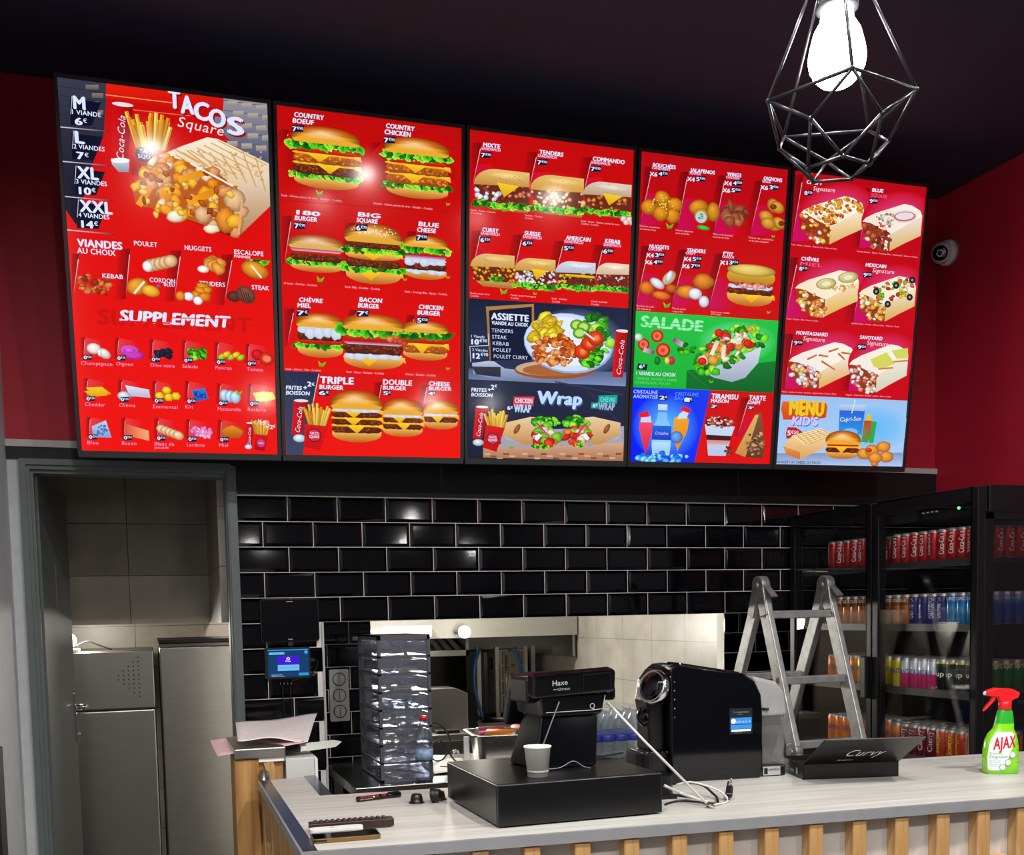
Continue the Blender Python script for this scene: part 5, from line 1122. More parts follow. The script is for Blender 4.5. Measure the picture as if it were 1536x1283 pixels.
IT = {'Champignon': lambda: (A.ell(-10, -10, 40, 30, (236, 228, 222)), A.ell(45, 15, 38, 26, (220, 212, 208), rot=30), A.ell(20, 10, 12, 22, (240, 232, 224))),
      'Oignon': lambda: (A.ell(20, 20, 60, 26, (206, 50, 190)), A.ell(0, -5, 52, 28, (226, 90, 210)), A.ell(0, -5, 34, 17, (216, 70, 205))),
      'Olive noire': lambda: A.cluster(5, 0, 48, 24, 12, 17, 22, ((26, 22, 46), (36, 32, 66))), 'Salade': lambda: A.cluster(5, 0, 52, 30, 34, 12, 20, GREENS, .5, .2),
      'Poivron': lambda: [A.ell(-40 + k * 26, 10 - (k % 2) * 14, 24, 15, (236, 190, 30) if k % 2 else (150, 200, 30), rot=-30) for k in range(5)], 'Tomate': lambda: (A.ell(-15, -10, 32, 30, (200, 16, 16)), A.ell(35, 10, 40, 36, (220, 40, 24)), A.disc(38, 10, 22, 18, (246, 130, 90))),
      'Cheddar': lambda: (A.poly([(-70, -20), (20, -28), (70, 10), (-20, 22)], (250, 205, 30), (232, 160, 10)), A.poly([(-80, 0), (0, -8), (50, 18), (-40, 30)], (246, 196, 24), (226, 150, 10))),
      'Chèvre': lambda: (A.poly([(-40, -40), (90, -20), (95, 25), (-20, 20)], (226, 230, 245), (176, 184, 214)), A.ell(-50, 20, 36, 26, (196, 208, 236))), 'Emmental': lambda: [A.ell(x, y, 28, 24, (240, 196, 30), n=6) for x, y in ((-40, 12), (0, -20), (10, 18), (50, 10))],
      'Kiri': lambda: (A.poly([(-45, -20), (30, -35), (50, 22), (-20, 40)], (40, 130, 220), (24, 90, 200)), A.t(-28, 18, 34, 34, 'Kiri', (20, 30, 90), .03)), 'Mozzarella': lambda: [A.ell(-35 + k * 28, 4 * k - 4, 30, 34, (176, 206, 232)) for k in range(3)] + [A.leaf(45, -25, 18)],
      'Raclette': lambda: [A.poly([(-50 + k * 22, -20), (15 + k * 22, -30), (40 + k * 16, 10), (-30 + k * 22, 30)], (206, 230, 70), (170, 206, 50)) for k in range(3)], 'Bleu': lambda: (A.poly([(-50, -20), (30, -55), (55, 40), (-45, 40)], (190, 212, 244), (120, 160, 220)), A.cluster(0, 0, 36, 28, 12, 5, 9, ((70, 110, 180),))),
      'Bacon': lambda: [A.line(-60, -30 + k * 16, 70, 5 + k * 14, 14, (226, 80, 50), (250, 170, 120)) for k in range(4)], 'Blanc de': lambda: [A.ell(-40 + k * 22, -10 + k * 8, 32, 24, (232, 186, 130), (250, 236, 214), 20) for k in range(5)],
      'Lardons': lambda: A.cluster(5, 0, 60, 32, 34, 10, 18, ((240, 120, 190), (220, 80, 160), (250, 170, 215)), .5), 'Miel': lambda: (A.ell(0, -5, 62, 36, (214, 120, 20), (250, 180, 50)), A.poly([(-60, -10), (0, -40), (60, -10), (40, 30), (-40, 26)], (236, 150, 30), (180, 84, 12)))}
for r_ in items:
    for n_, bx_, x0, x1, y in r_:
        A.at(bx_ + 70, y - 78); IT[n_](); A.off(); A.price(bx_, y - 54, bx_ + 52, y - 26, '0€50')
A.at(1085, 1150); A.cup(-10, -70, 60, 44, -6); A.ell(-18, 62, 20, 14, (200, 214, 236)); A.fries(55, 0, 80, 90, 9); A.poly([(20, -10), (95, -4), (70, 84), (15, 76)], (214, 14, 10), (160, 6, 6)); A.disc(52, 40, 22, 22, (206, 60, 140)); A.t(38, 44, 66, 8, 'TACOS', WH); A.off()
A.t(1118, 1088, 1180, 30, 'Menu', WH, -.01, .2); A.t(1160, 1112, 1205, 22, '+2', WH); A.t(1203, 1104, 1218, 14, '€', WH)
A.done(TV[0])
# ---- second page: burgers
A = Art(QUADS[1], 2); base(A, (190, 8, 8), (212, 8, 6), RBR); A.fr(410, 150, 4.583)
def head(x0, y, x1, a, b, pr, h=29, w2=None):
    A.t(x0 + 10, y, x1, h, a, WH, .045, .12); 
    if b: A.t(x0, y + h + 10, w2 or x1 - 20, h, b, WH, .045, .12)
    if pr: A.price(x0 - 8, y + (2 * h if b else h) - 2, x0 + 80, y + (2 * h if b else h) + 44, pr)
A.panel(110, 200, 60, 480, 90); A.panel(735, 290, 705, 520, 90)
for c in (330, 940): A.glow(c + 20, 400 if c < 500 else 480, 320, 250, (130, 6, 8), (203, 8, 7))
A.at(370, 610); A.burger(0, 0, 470, [('bb', 95), ('le', 60), ('pt', 90), ('ch', 50), ('pc', 80), ('ch', 46), ('to', 38), ('le', 80), ('tb', 150)], 420); A.off()
A.at(990, 675); A.burger(0, 0, 450, [('bb', 92), ('le', 60), ('pc', 86), ('ch', 50), ('pc', 80), ('ch', 46), ('to', 38), ('le', 80), ('tb', 150)], 410); A.off()
head(135, 112, 348, 'COUNTRY', 'BOEUF', '7€90', 31, 280); head(762, 190, 968, 'COUNTRY', 'CHICKEN', '7€90', 31, 942)
A.leaf(320, 630, 26); A.leaf(1200, 712, 14)
for x, y, x1, s_ in ((58, 655, 470, 'Steak - Galette pomme de terre - Cheddar - Crudités'), (688, 712, 1092, 'Chicken - Galette pomme de terre - Cheddar - Crudités'), (72, 1258, 300, 'x2 Steak - Cheddar - Crudités')): A.t(x, y, x1, 14, s_, (245, 190, 200), .0)
A.line(45, 680, 1290, 775, 4, (190, 8, 8)); A.panel(130, 790, 75, 1130, 70); A.panel(560, 840, 500, 1200, 60); A.panel(980, 900, 900, 1230, 60)
A.at(300, 1180); A.burger(0, 0, 380, [('bb', 66), ('le', 50), ('pt', 64), ('to', 26), ('on', 26), ('tl', 118)], 255); A.off()
A.at(1045, 1232); A.burger(0, 0, 310, [('bb', 62), ('wh', 24), ('pt', 60), ('wh', 40), ('on', 26), ('to', 22), ('le', 56), ('tb', 84)], 300); A.off()
A.at(690, 1262); A.burger(0, 0, 400, [('bb', 92), ('ch', 40), ('le', 52), ('pt', 62), ('bb', 46), ('ch', 30), ('le', 56), ('pt', 50), ('ts', 150)], 412); A.off()
head(148, 780, 322, '180', 'BURGER', '7€90'); head(570, 795, 735, 'BIG', 'SQUARE', '6€90'); head(985, 862, 1135, 'BLUE', 'CHEESE', '7€90')
A.leaf(325, 1225, 26); A.leaf(905, 1228, 14); A.leaf(1200, 1215, 14)
A.fr(410, 420, 4.583)
for x, y, x1, s_ in ((492, 48, 732, 'Steak 180g - Cheddar - Crudités'), (902, 82, 1194, 'Steak - Fromage Bleu - Bacon - Crudités'), (85, 612, 326, 'Steak - Chèvre - Miel - Crudités'), (500, 634, 760, 'Steak - Bacon - Raclette - Crudités'), (907, 652, 1115, 'Chicken - Cheddar - Crudités')): A.t(x, y, x1, 14, s_, (245, 190, 200), .0)
A.panel(145, 190, 95, 450, 70); A.panel(570, 200, 530, 460, 50); A.panel(970, 240, 910, 480, 50)
A.at(325, 530); A.burger(0, 0, 330, [('bb', 70), ('le', 48), ('to', 30), ('pt', 60), ('wh', 56), ('tb', 100)], 305); A.off()
A.at(1045, 552); A.burger(0, 0, 320, [('bb', 56), ('pc', 54), ('ch', 44), ('to', 34), ('le', 62), ('tb', 80)], 272); A.off()
A.at(690, 612); A.burger(0, 0, 430, [('bb', 88), ('ch', 44), ('wh', 36), ('pt', 76), ('on', 24), ('to', 40), ('le', 76), ('tb', 118)], 377); A.cluster(170, -200, 60, 40, 8, 18, 30, ((190, 70, 30), (220, 120, 60))); A.off()
head(165, 142, 338, 'CHÈVRE', 'MIEL', '7€', 28, 258); head(580, 144, 745, 'BACON', 'BURGER', '7€', 30); head(988, 195, 1165, 'CHICKEN', 'BURGER', '5€50', 29)
A.leaf(335, 570, 26); A.leaf(1200, 607, 14)
A.poly([(72, 620), (318, 630), (200, 1200), (90, 1196)], (34, 42, 74), (60, 70, 100)); A.line(80, 640, 300, 900, 5, (56, 66, 100)); A.line(160, 630, 120, 1190, 4, (54, 62, 96))
A.poly([(318, 630), (1290, 672), (1286, 1228), (200, 1200)], (218, 10, 8), (242, 16, 6)); A.line(312, 640, 268, 860, 5, (245, 200, 210)); A.panel(745, 700, 715, 880, 50); A.panel(1060, 720, 1030, 860, 40)
A.t(86, 746, 195, 26, 'FRITES', WH, .04, .12); A.t(206, 752, 232, 34, '+', WH, .04); A.t(232, 726, 262, 32, '2', WH, .05); A.t(262, 722, 285, 20, '€', WH, .02); A.t(86, 782, 248, 26, 'BOISSON', WH, .04, .12)
A.t(318, 704, 552, 46, 'TRIPLE', WH, .05, .06); A.t(316, 744, 480, 28, 'BURGER', WH, .04, .06); A.price(305, 752, 388, 792, '6€'); A.t(752, 716, 952, 36, 'DOUBLE', WH, .045, .06); A.t(752, 750, 912, 26, 'BURGER', WH, .04, .06); A.price(748, 758, 812, 792, '5€'); A.t(1068, 724, 1212, 28, 'CHEESE', WH, .045, .06); A.t(1068, 756, 1224, 26, 'BURGER', WH, .04, .06); A.price(1060, 764, 1118, 794, '4€')
A.at(175, 950); A.cup(0, -125, 110, 100, -18); A.ell(0, 135, 45, 28, (200, 216, 240)); A.off()
A.at(1150, 1030); A.burger(0, 0, 250, [('bb', 56), ('pt', 40), ('ch', 34), ('wh', 14), ('tb', 96)], 205); A.off()
A.at(890, 1080); A.burger(0, 0, 290, [('bb', 64), ('pt', 40), ('ch', 36), ('pt', 38), ('ch', 32), ('wh', 14), ('tb', 120)], 265); A.off()
A.at(575, 1115); A.burger(0, 0, 360, [('bb', 80), ('pt', 52), ('ch', 40), ('pt', 46), ('ch', 38), ('pt', 44), ('ch', 34), ('wh', 16), ('tb', 140)], 355); A.off()
A.at(290, 980); A.fries(5, 20, 150, 150, 11); A.poly([(-75, 10), (85, 20), (25, 190), (-85, 165)], (222, 14, 10), (200, 10, 10)); A.disc(-12, 85, 48, 48, (60, 16, 60)); A.disc(-12, 85, 42, 42, (214, 40, 60)); A.t(-42, 80, 18, 18, 'TACOS', WH); A.t(-46, 104, 22, 18, 'SQUARE', WH); A.off()
A.done(TV[1])
# ---- third page: sandwiches
A = Art(QUADS[2], 3); base(A, (196, 8, 10), (216, 8, 8), (200, 8, 10)); A.fr(690, 190, 4.933)
def head3(x, y, x1, a, pr, b='SANDWICH', w2=140):
    A.t(x, y, x1, 30, a, WH, .045, .1); A.t(x - 12, y + 22, x + w2 - 12, 20, b, (232, 190, 232), .04, .1)
    if pr: A.price(x - 20, y + 40, x + 66, y + 84, pr)
for x0, y0, x1, y1 in ((165, 120, 90, 470), (575, 190, 500, 520), (975, 230, 900, 560), (160, 770, 90, 1090), (465, 800, 390, 1130), (770, 850, 690, 1170), (1060, 880, 985, 1200)): A.panel(x0, y0, x1, y1, 70, 160)
A.at(100, 270); A.sub(0, 20, 425, 320, white=True); A.off(); A.at(505, 325); A.sub(10, 10, 410, 310, ((226, 190, 110), (214, 150, 60)), ((238, 180, 120), (230, 160, 90), (244, 200, 160)), False); A.off()
A.at(905, 390); A.sub(0, 0, 368, 270, ((222, 206, 196), (190, 160, 120)), ((120, 60, 60), (210, 130, 40), (200, 110, 30))); A.off()
A.at(75, 925); A.sub(0, 0, 335, 260, ((226, 190, 120), (206, 160, 80)), ((214, 150, 30), (196, 120, 20), (236, 180, 50)), False, False); A.ruffle(170, 230, 190, 26); A.off()
A.at(400, 960); A.sub(0, 0, 310, 250, ((230, 196, 120), (206, 150, 60)), ((225, 200, 180), (200, 210, 230), (236, 220, 200)), True, True, True); A.off()
A.at(700, 985); A.sub(0, 0, 305, 230, ((215, 220, 230), (180, 190, 210)), ((70, 34, 26), (110, 60, 44), (225, 180, 40)), False); A.slab(190, 120, 230, 18, (236, 196, 50), (220, 170, 30)); A.off()
A.at(1000, 1000); A.sub(0, 0, 250, 230, ((236, 220, 200), (214, 180, 150)), ((150, 50, 44), (190, 90, 80), (120, 34, 30), (236, 200, 190)), False); A.off()
head3(172, 150, 298, 'MIXTE', '7€90'); head3(585, 205, 763, 'TENDERS', '7€00'); head3(978, 255, 1213, 'COMMANDO', '7€90')
head3(165, 778, 285, 'CURRY', '6€50'); head3(475, 805, 594, 'SUISSE', '6€50'); head3(780, 840, 962, 'AMERICAIN', '5€50'); head3(1068, 865, 1180, 'KEBAB', '6€00', w2=128)
A.leaf(335, 610, 28); A.leaf(325, 1220, 28); A.leaf(555, 1238, 14); A.at(1225, 700); [A.ell(-20 + k * 22, -10 + (k % 2) * 22, 26, 22, (236, 196, 190), None, -40) for k in range(4)]; A.off()
for x, y, x1, s_, s2 in ((80, 625, 268, 'Kebab - Poulet - Cheddar', 'Crudités'), (478, 665, 612, 'Tenders - Cheddar', 'Crudités'), (892, 708, 1175, 'Steak - Bacon - Galette pomme de terre', 'Cheddar - Crudités'), (78, 1240, 220, 'Poulet sauce curry', 'Crudités')): A.t(x, y, x1, 13, s_, (245, 190, 200), 0); A.t(x + 2, y + 20, x + (x1 - x) * .45, 13, s2, (245, 190, 200), 0)
A.fr(690, 440, 4.933)
for x, y, x1, s_, s2 in ((376, 22, 560, 'Poulet sauce fromagère', 'Crudités'), (676, 48, 790, 'Steak - Cheddar', 'Crudités'), (965, 70, 1085, 'Viande de kebab', 'Crudités')): A.t(x, y, x1, 13, s_, (245, 190, 200), 0); A.t(x + 2, y + 22, x + 60, 13, s2, (245, 190, 200), 0)
A.poly([(62, 38), (1250, 118), (1222, 695), (58, 640)], (26, 32, 58), (44, 54, 92))
A.glow(840, 385, 380, 270, (150, 176, 226), (36, 44, 76))
A.poly([(60, 560), (1225, 590), (1222, 695), (58, 640)], (80, 92, 130), (126, 144, 190)); A.poly([(90, 520), (240, 500), (330, 560), (560, 590), (800, 650), (420, 662), (250, 640), (100, 600)], (190, 200, 226), (110, 124, 160)); A.poly([(86, 545), (300, 550), (300, 625), (120, 605)], (54, 56, 72), (40, 42, 58))
A.poly([(192, 102), (545, 82), (550, 500), (218, 508)], (176, 128, 70), (140, 96, 50)); A.poly([(214, 130), (530, 104), (530, 500), (230, 506)], (20, 26, 56))
A.t(230, 195, 508, 48, 'ASSIETTE', WH, .05); A.t(234, 234, 502, 26, 'VIANDE AU CHOIX', WH, .04)
for k, (s_, x1) in enumerate((('TENDERS', 392), ('STEAK', 345), ('KEBAB', 360), ('POULET', 378), ('POULET CURRY', 500))): A.t(234 + k * 4, 290 + k * 48, x1, 27, s_, (215, 225, 250), .01)
A.t(84, 330, 182, 20, '1 Viande', WH, .015); A.t(84, 380, 142, 38, '10', WH, .05); A.t(144, 364, 202, 22, '€90', WH, .03); A.t(92, 430, 205, 20, '2 Viandes', WH, .015); A.t(94, 484, 150, 38, '12', WH, .05); A.t(152, 466, 208, 22, '€90', WH, .03)
for a in ((74, 396, 210, 390), (74, 396, 80, 510), (208, 300, 212, 390)): A.line(*a, 4, WH)
A.disc(700, 570, 300, 70, (156, 84, 36)); A.disc(690, 560, 280, 58, (204, 170, 140)); A.disc(700, 572, 240, 46, (170, 100, 56))
A.disc(800, 375, 332, 222, (150, 176, 226), 8); A.disc(796, 370, 322, 212, (206, 224, 250), 8); A.disc(796, 362, 280, 180, (230, 238, 252), 8)
A.cluster(620, 270, 110, 90, 34, 30, 60, ((226, 196, 40), (240, 214, 60), (206, 166, 20)), .28); A.cluster(1000, 330, 110, 170, 50, 26, 46, GREENS + [(180, 230, 70)], .5, .2); A.cluster(960, 500, 80, 40, 14, 24, 40, GREENS, .5, .2)
A.cluster(700, 430, 165, 110, 90, 18, 34, ((214, 110, 40), (196, 84, 24), (236, 150, 80), (170, 60, 20)), .35)
for x, y in ((900, 440), (950, 380), (1000, 340)): A.ell(x, y, 60, 56, (226, 50, 20), rot=20); A.ell(x + 6, y, 30, 28, (240, 120, 50))
for x, y in ((860, 240), (910, 255), (880, 300)): A.ell(x, y, 50, 42, (110, 180, 30)); A.disc(x, y, 32, 26, (190, 226, 120))
A.line(910, 290, 990, 350, 14, (240, 214, 220)); A.at(1180, 460); A.cup(0, -175, 170, 110, -16); A.off()
A.poly([(58, 640), (1222, 695), (1200, 1250), (57, 1225)], (36, 42, 68), (26, 30, 54)); A.line(700, 660, 1200, 760, 10, (50, 58, 88)); A.line(60, 760, 240, 1100, 10, (48, 54, 84)); A.line(900, 690, 1200, 990, 8, (46, 52, 80))
A.poly([(170, 1130), (1206, 1060), (1204, 1250), (170, 1220)], (226, 186, 150), (170, 110, 80)); A.poly([(300, 1020), (760, 1010), (1206, 990), (1206, 1110), (300, 1160)], (150, 165, 205), (176, 160, 160))
for k in range(22): A.rect(180 + k * 46, 1190 + (k % 3) * 16, 222 + k * 46, 1202 + (k % 3) * 16, (140, 66, 40) if k % 2 else (216, 176, 140))
for q, fl_ in ((1, 0), (-1, 1)):
    X = (lambda x: x) if not fl_ else (lambda x: 1500 - x)
    A.poly([(X(310), 1030), (X(560), 1100), (X(560), 1140), (X(340), 1090)], (186, 206, 240), (130, 150, 200))
    A.poly([(X(320), 965), (X(520), 920), (X(620), 930), (X(560), 1110), (X(480), 1130), (X(320), 1060)], (236, 206, 160), (196, 140, 80)); A.ell(X(420), 1010, 18, 40, (150, 84, 40), rot=30)
    A.cluster(X(640), 960, 90, 34, 22, 22, 36, GREENS, .5, .2); A.cluster(X(640), 1060, 90, 70, 26, 24, 42, ((226, 60, 30), (222, 120, 40), (236, 200, 180), (190, 30, 24), (110, 190, 40)), .6); A.line(X(560), 960, X(640), 1050, 12, (190, 60, 130)); A.line(X(556), 1090, X(590), 1050, 30, (240, 240, 245))
A.ruffle(540, 640, 1140, 20); A.ruffle(860, 900, 1130, 18); A.leaf(380, 1140, 20)
A.at(145, 960); A.cup(0, -115, 120, 92, -16); A.ell(-10, 150, 42, 26, (196, 206, 226)); A.off(); A.at(250, 1020); A.fries(20, 0, 140, 150, 11); A.poly([(-60, -40), (80, -20), (20, 160), (-80, 130)], (222, 14, 10), (196, 10, 10)); A.disc(-10, 62, 44, 44, (70, 16, 60)); A.disc(-10, 62, 38, 38, (206, 60, 90)); A.t(-38, 58, 18, 16, 'TACOS', WH); A.t(-42, 80, 24, 16, 'SQUARE', WH); A.off()
A.t(82, 730, 195, 27, 'FRITES', WH, .04, .12); A.t(204, 732, 226, 30, '+', WH, .04); A.t(226, 716, 252, 34, '2', WH, .05); A.t(252, 700, 274, 20, '€', WH); A.t(82, 766, 238, 26, 'BOISSON', WH, .04, .12)
A.poly([(396, 770), (546, 770), (540, 840), (392, 834)], (226, 60, 80)); A.t(404, 815, 532, 34, 'CHICKEN', WH, .04); A.t(396, 884, 524, 56, 'WRAP', (190, 214, 250), .06); A.t(346, 866, 372, 28, '6', WH, .04); A.t(372, 858, 390, 18, '€', WH)
A.t(560, 820, 895, 92, 'Wrap', (190, 220, 255), .05, .1, sh=(60, 90, 150))
A.poly([(1018, 764), (1158, 760), (1154, 824), (1016, 820)], (20, 160, 150)); A.t(1030, 808, 1142, 32, 'CHÈVRE', (120, 226, 220), .03); A.poly([(965, 816), (1020, 814), (1018, 860), (962, 858)], (20, 160, 150)); A.t(975, 850, 995, 26, '6', WH, .04); A.t(995, 842, 1012, 18, '€', WH); A.t(1016, 868, 1138, 52, 'WRAP', (150, 180, 220), .06)
A.done(TV[2])
# ---- fourth page: snacks, salad, drinks
A = Art(QUADS[3], 4); base(A, (186, 8, 18), (206, 8, 14), (190, 8, 14)); A.fr(940, 220, 5.131)
def head4(x, y, x1, a, b, rows, w2=110):
    A.t(x, y, x1, 28, a, WH, .045, .1); A.t(x - 8, y + 18, x + w2, 18, b, (232, 190, 232), .04, .1)
    for k, (n_, p) in enumerate(rows):
        yy = y + 32 + k * 54; xx = x - 24 - k * 12; A.t(xx, yy + 38, xx + 60, 30, n_, WH, .045); A.price(xx + 62, yy + 2, xx + 146, yy + 44, p)
for x0, y0, x1, y1 in ((205, 150, 105, 600), (480, 190, 390, 640), (765, 220, 670, 680), (1050, 260, 950, 680), (175, 760, 70, 1230), (465, 790, 345, 1230), (745, 820, 630, 1250)): A.panel(x0, y0, x1, y1, 60, 200, (206, 8, 14), (110, 5, 14), (200, 10, 90))
A.at(270, 460); A.cluster(0, 0, 120, 80, 3, 50, 56, ((190, 110, 20),)); [A.ell(x, y, 60, 58, (206, 130, 24), lump=.06) for x, y in ((5, -68), (-95, 10), (105, -25), (90, 60), (0, 50))]; A.cluster(0, 0, 110, 90, 30, 5, 9, ((245, 200, 80),)); A.off()
A.at(580, 490); A.ell(90, 0, 50, 76, (196, 130, 30)); A.ell(-25, -25, 74, 56, (206, 130, 30), rot=-20); A.ell(0, 40, 55, 58, (214, 150, 40)); A.disc(-2, 50, 42, 44, (190, 214, 220)); A.cluster(-2, 50, 26, 26, 9, 6, 9, ((60, 150, 60),)); A.ell(20, 130, 50, 16, (40, 200, 50), rot=5); A.off()
A.at(850, 520); A.cluster(-10, 10, 100, 60, 16, 34, 56, ((150, 76, 50), (126, 56, 34), (176, 100, 64)), .6, .12); A.ell(-50, -60, 22, 60, (140, 66, 40), rot=-15); A.off()
A.at(1115, 520); [A.ell(x, y, 56, 44, (206, 140, 40), (236, 180, 70), r_) for x, y, r_ in ((-40, 20, 20), (30, 80, 0), (60, 60, 30), (-20, 70, 10), (10, -70, 60), (40, -60, 30))]; A.ell(10, -62, 26, 20, (130, 50, 20)); A.ell(80, 60, 24, 20, (120, 40, 20)); A.off()
A.at(235, 1080); [A.ell(x, y, w_, h_, c, rot=r_) for x, y, w_, h_, c, r_ in ((-80, 10, 58, 50, (214, 110, 30), 10), (90, -80, 66, 40, (230, 180, 120), -50), (110, 0, 44, 34, (190, 90, 24), 0), (0, -30, 62, 34, (216, 214, 226), 30), (35, 60, 72, 32, (216, 114, 26), 6), (90, -90, 24, 52, (206, 216, 240), 20))]; A.off()
A.at(530, 1100); A.ell(60, -70, 82, 60, (206, 120, 30), lump=.06); A.ell(-60, 20, 90, 50, (214, 130, 34), lump=.06); A.ell(0, 30, 52, 44, (222, 226, 244)); A.ell(70, 85, 40, 46, (214, 218, 240)); A.off()
A.at(945, 1225); A.burger(0, 0, 370, [('bb', 90), ('ch', 40), ('pt', 60), ('wh', 30), ('to', 60), ('to', 30)]); A.cluster(0, -165, 170, 20, 20, 18, 30, ((210, 80, 70), (230, 160, 150), (190, 60, 50)), .5); A.slab(0, -180, 366, 90, (222, 180, 60), (190, 130, 30)); A.ell(0, -275, 184, 46, (224, 190, 84), (244, 220, 140)); A.off()
head4(205, 150, 382, 'BOUCHÉES', 'CAMEMBERT', (('X6', '4€50'),), 138); head4(492, 190, 682, 'JALAPENOS', 'TEXMEX', (('X4', '5€00'),), 84); head4(775, 222, 884, 'WINGS', 'CHICKEN', (('X4', '4€00'), ('X6', '5€00')), 92); head4(1052, 255, 1195, 'OIGNONS', 'RINGS', (('X6', '3€50'),), 56)
head4(175, 775, 328, 'NUGGETS', 'CHICKEN', (('X4', '3€50'), ('X6', '4€50')), 96); head4(462, 805, 608, 'TENDERS', 'CRISPY', (('X4', '5€50'), ('X6', '7€00')), 70); head4(742, 832, 820, "P'TIT", 'CROQUE', (('X1', '3€50'),), 84)
for x, y, x1, s_, s2 in ((104, 612, 258, 'Délicieux camemberts', 'enrobé de crispy'), (380, 645, 512, 'Piments jalapenos', 'farcis de cheddar'), (665, 674, 820, 'Pilons et ails de poulet', 'mariné et frais'), (940, 702, 1130, 'Frites de rondelles', 'et de pâte à beignet'), (78, 1228, 212, 'Bouchées de poulet', 'frites'), (352, 1248, 455, 'Filet de poulet', 'crispy et frais')): A.t(x, y, x1, 13, s_, (245, 190, 200), 0); A.t(x, y + 22, x + (x1 - x) * .8, 13, s2, (245, 190, 200), 0)
A.leaf(335, 606, 28); A.leaf(310, 1215, 28); A.leaf(1128, 686, 14)
A.fr(930, 460, 5.131); A.t(697, 42, 846, 13, 'Steak, bacon, cheddar', (245, 190, 200), 0); A.t(700, 58, 776, 13, 'pain burger', (245, 190, 200), 0); A.leaf(1142, 38, 14)
A.poly([(112, 30), (1218, 105), (1178, 665), (92, 622)], (34, 196, 70), (20, 176, 50)); A.poly([(515, 488), (1200, 415), (1178, 665), (700, 640)], (16, 124, 46), (10, 96, 36)); A.poly([(512, 490), (700, 640), (505, 632)], (14, 110, 40))
A.glow(900, 265, 300, 165, (140, 236, 190), (30, 192, 66))
A.t(155, 150, 635, 84, 'SALADE', (160, 240, 180), .05, .06, y1=190)
for k in range(3): A.line(150, 112 + k * 26, 640, 140 + k * 26, 5, (40, 190, 80))
A.poly([(640, 500), (1085, 305), (1060, 430), (960, 545), (860, 578), (720, 545)], (214, 222, 232), (160, 170, 196))
sp_ = [(570, 430), (640, 300), (760, 190), (900, 140), (1040, 150), (1120, 240), (1090, 300), (900, 420), (700, 520), (600, 500)]
A.inpoly(sp_, 90, 24, 42, GREENS + [(150, 230, 60)], .5); A.inpoly([(620, 400), (760, 230), (1000, 170), (1060, 260), (850, 400), (700, 460)], 34, 24, 46, ((214, 130, 40), (226, 150, 60), (236, 226, 200), (214, 40, 24)), .45)
for x0, y0, x1, y1 in ((700, 370, 750, 260), (790, 400, 800, 290), (850, 260, 930, 270)): A.line(x0, y0, x1, y1, 30, (240, 240, 226), (220, 214, 180))
for x, y in ((760, 200), (980, 280), (630, 420)): A.ell(x, y, 34, 32, (220, 30, 20))
for x, y, r_ in ((285, 225, 48), (180, 290, 46), (330, 335, 56)): A.ell(x, y, r_, r_, (214, 40, 24)); A.disc(x, y, r_ * .7, r_ * .7, (240, 110, 80)); A.disc(x - 4, y, r_ * .3, r_ * .3, (226, 60, 40))
A.ell(140, 235, 34, 32, (190, 214, 200)); A.line(410, 250, 495, 300, 36, (130, 40, 110), (230, 200, 220)); A.line(180, 330, 260, 355, 34, (230, 190, 214), (110, 30, 90)); A.ell(285, 415, 24, 34, (30, 120, 40)); A.ell(395, 415, 26, 34, (190, 40, 80)); A.ell(360, 415, 20, 30, (226, 206, 60)); A.cluster(520, 330, 60, 46, 10, 18, 30, GREENS, .5, .2)
A.poly([(136, 438), (210, 444), (200, 490), (126, 484)], NAVY); A.t(142, 474, 172, 28, '6', WH, .05); A.t(172, 464, 190, 18, '€', WH)
A.t(120, 526, 425, 28, '1 VIANDE AU CHOIX', WH, .035, .1); A.t(118, 562, 432, 18, 'TENDERS, NUGGETS, KEBAB', (110, 226, 130), .0, .1); A.t(112, 592, 385, 18, 'CORDON BLEU, POULET', (110, 226, 130), .0, .1); A.leaf(700, 574, 18)
A.poly([(92, 622), (696, 642), (568, 1205), (68, 1198)], (20, 60, 240), (0, 20, 250), (-1, .3)); A.glow(350, 930, 260, 260, (90, 190, 255), (14, 46, 243))
A.poly([(696, 642), (1180, 662), (1145, 1211), (568, 1205)], (206, 10, 14), (226, 10, 10)); A.panel(990, 700, 900, 1000, 60, 120)
A.t(98, 668, 285, 27, 'CRISTALINE', (170, 205, 255), .03, .08); A.t(96, 705, 285, 27, 'AROMATISÉ', (170, 205, 255), .03, .08); A.price(292, 680, 368, 722, '2€'); A.t(420, 684, 600, 27, 'CRISTALINE', (80, 150, 255), .03, .08); A.t(416, 716, 485, 27, 'EAU', (80, 150, 255), .03, .08); A.price(485, 694, 560, 738, '1€')
A.at(190, 960); A.poly([(-45, -80), (50, -80), (60, -20), (40, 60), (10, 190), (-50, -20)], (240, 80, 110), (230, 20, 50)); A.poly([(-40, -110), (34, -118), (46, -66), (-40, -66)], (200, 215, 245)); A.poly([(-56, -130), (14, -156), (26, -110), (-48, -100)], (240, 20, 36)); A.off()
A.at(465, 920); A.poly([(-55, -60), (20, -100), (60, -50), (50, 40), (-20, 200), (-60, 60)], (240, 170, 40), (236, 130, 10)); A.poly([(-20, -90), (15, -120), (55, -100), (40, -60), (-30, -50)], (206, 220, 245)); A.poly([(0, -150), (70, -135), (62, -100), (-6, -120)], (240, 20, 36)); A.ell(-30, 90, 48, 48, (90, 140, 220)); A.off()
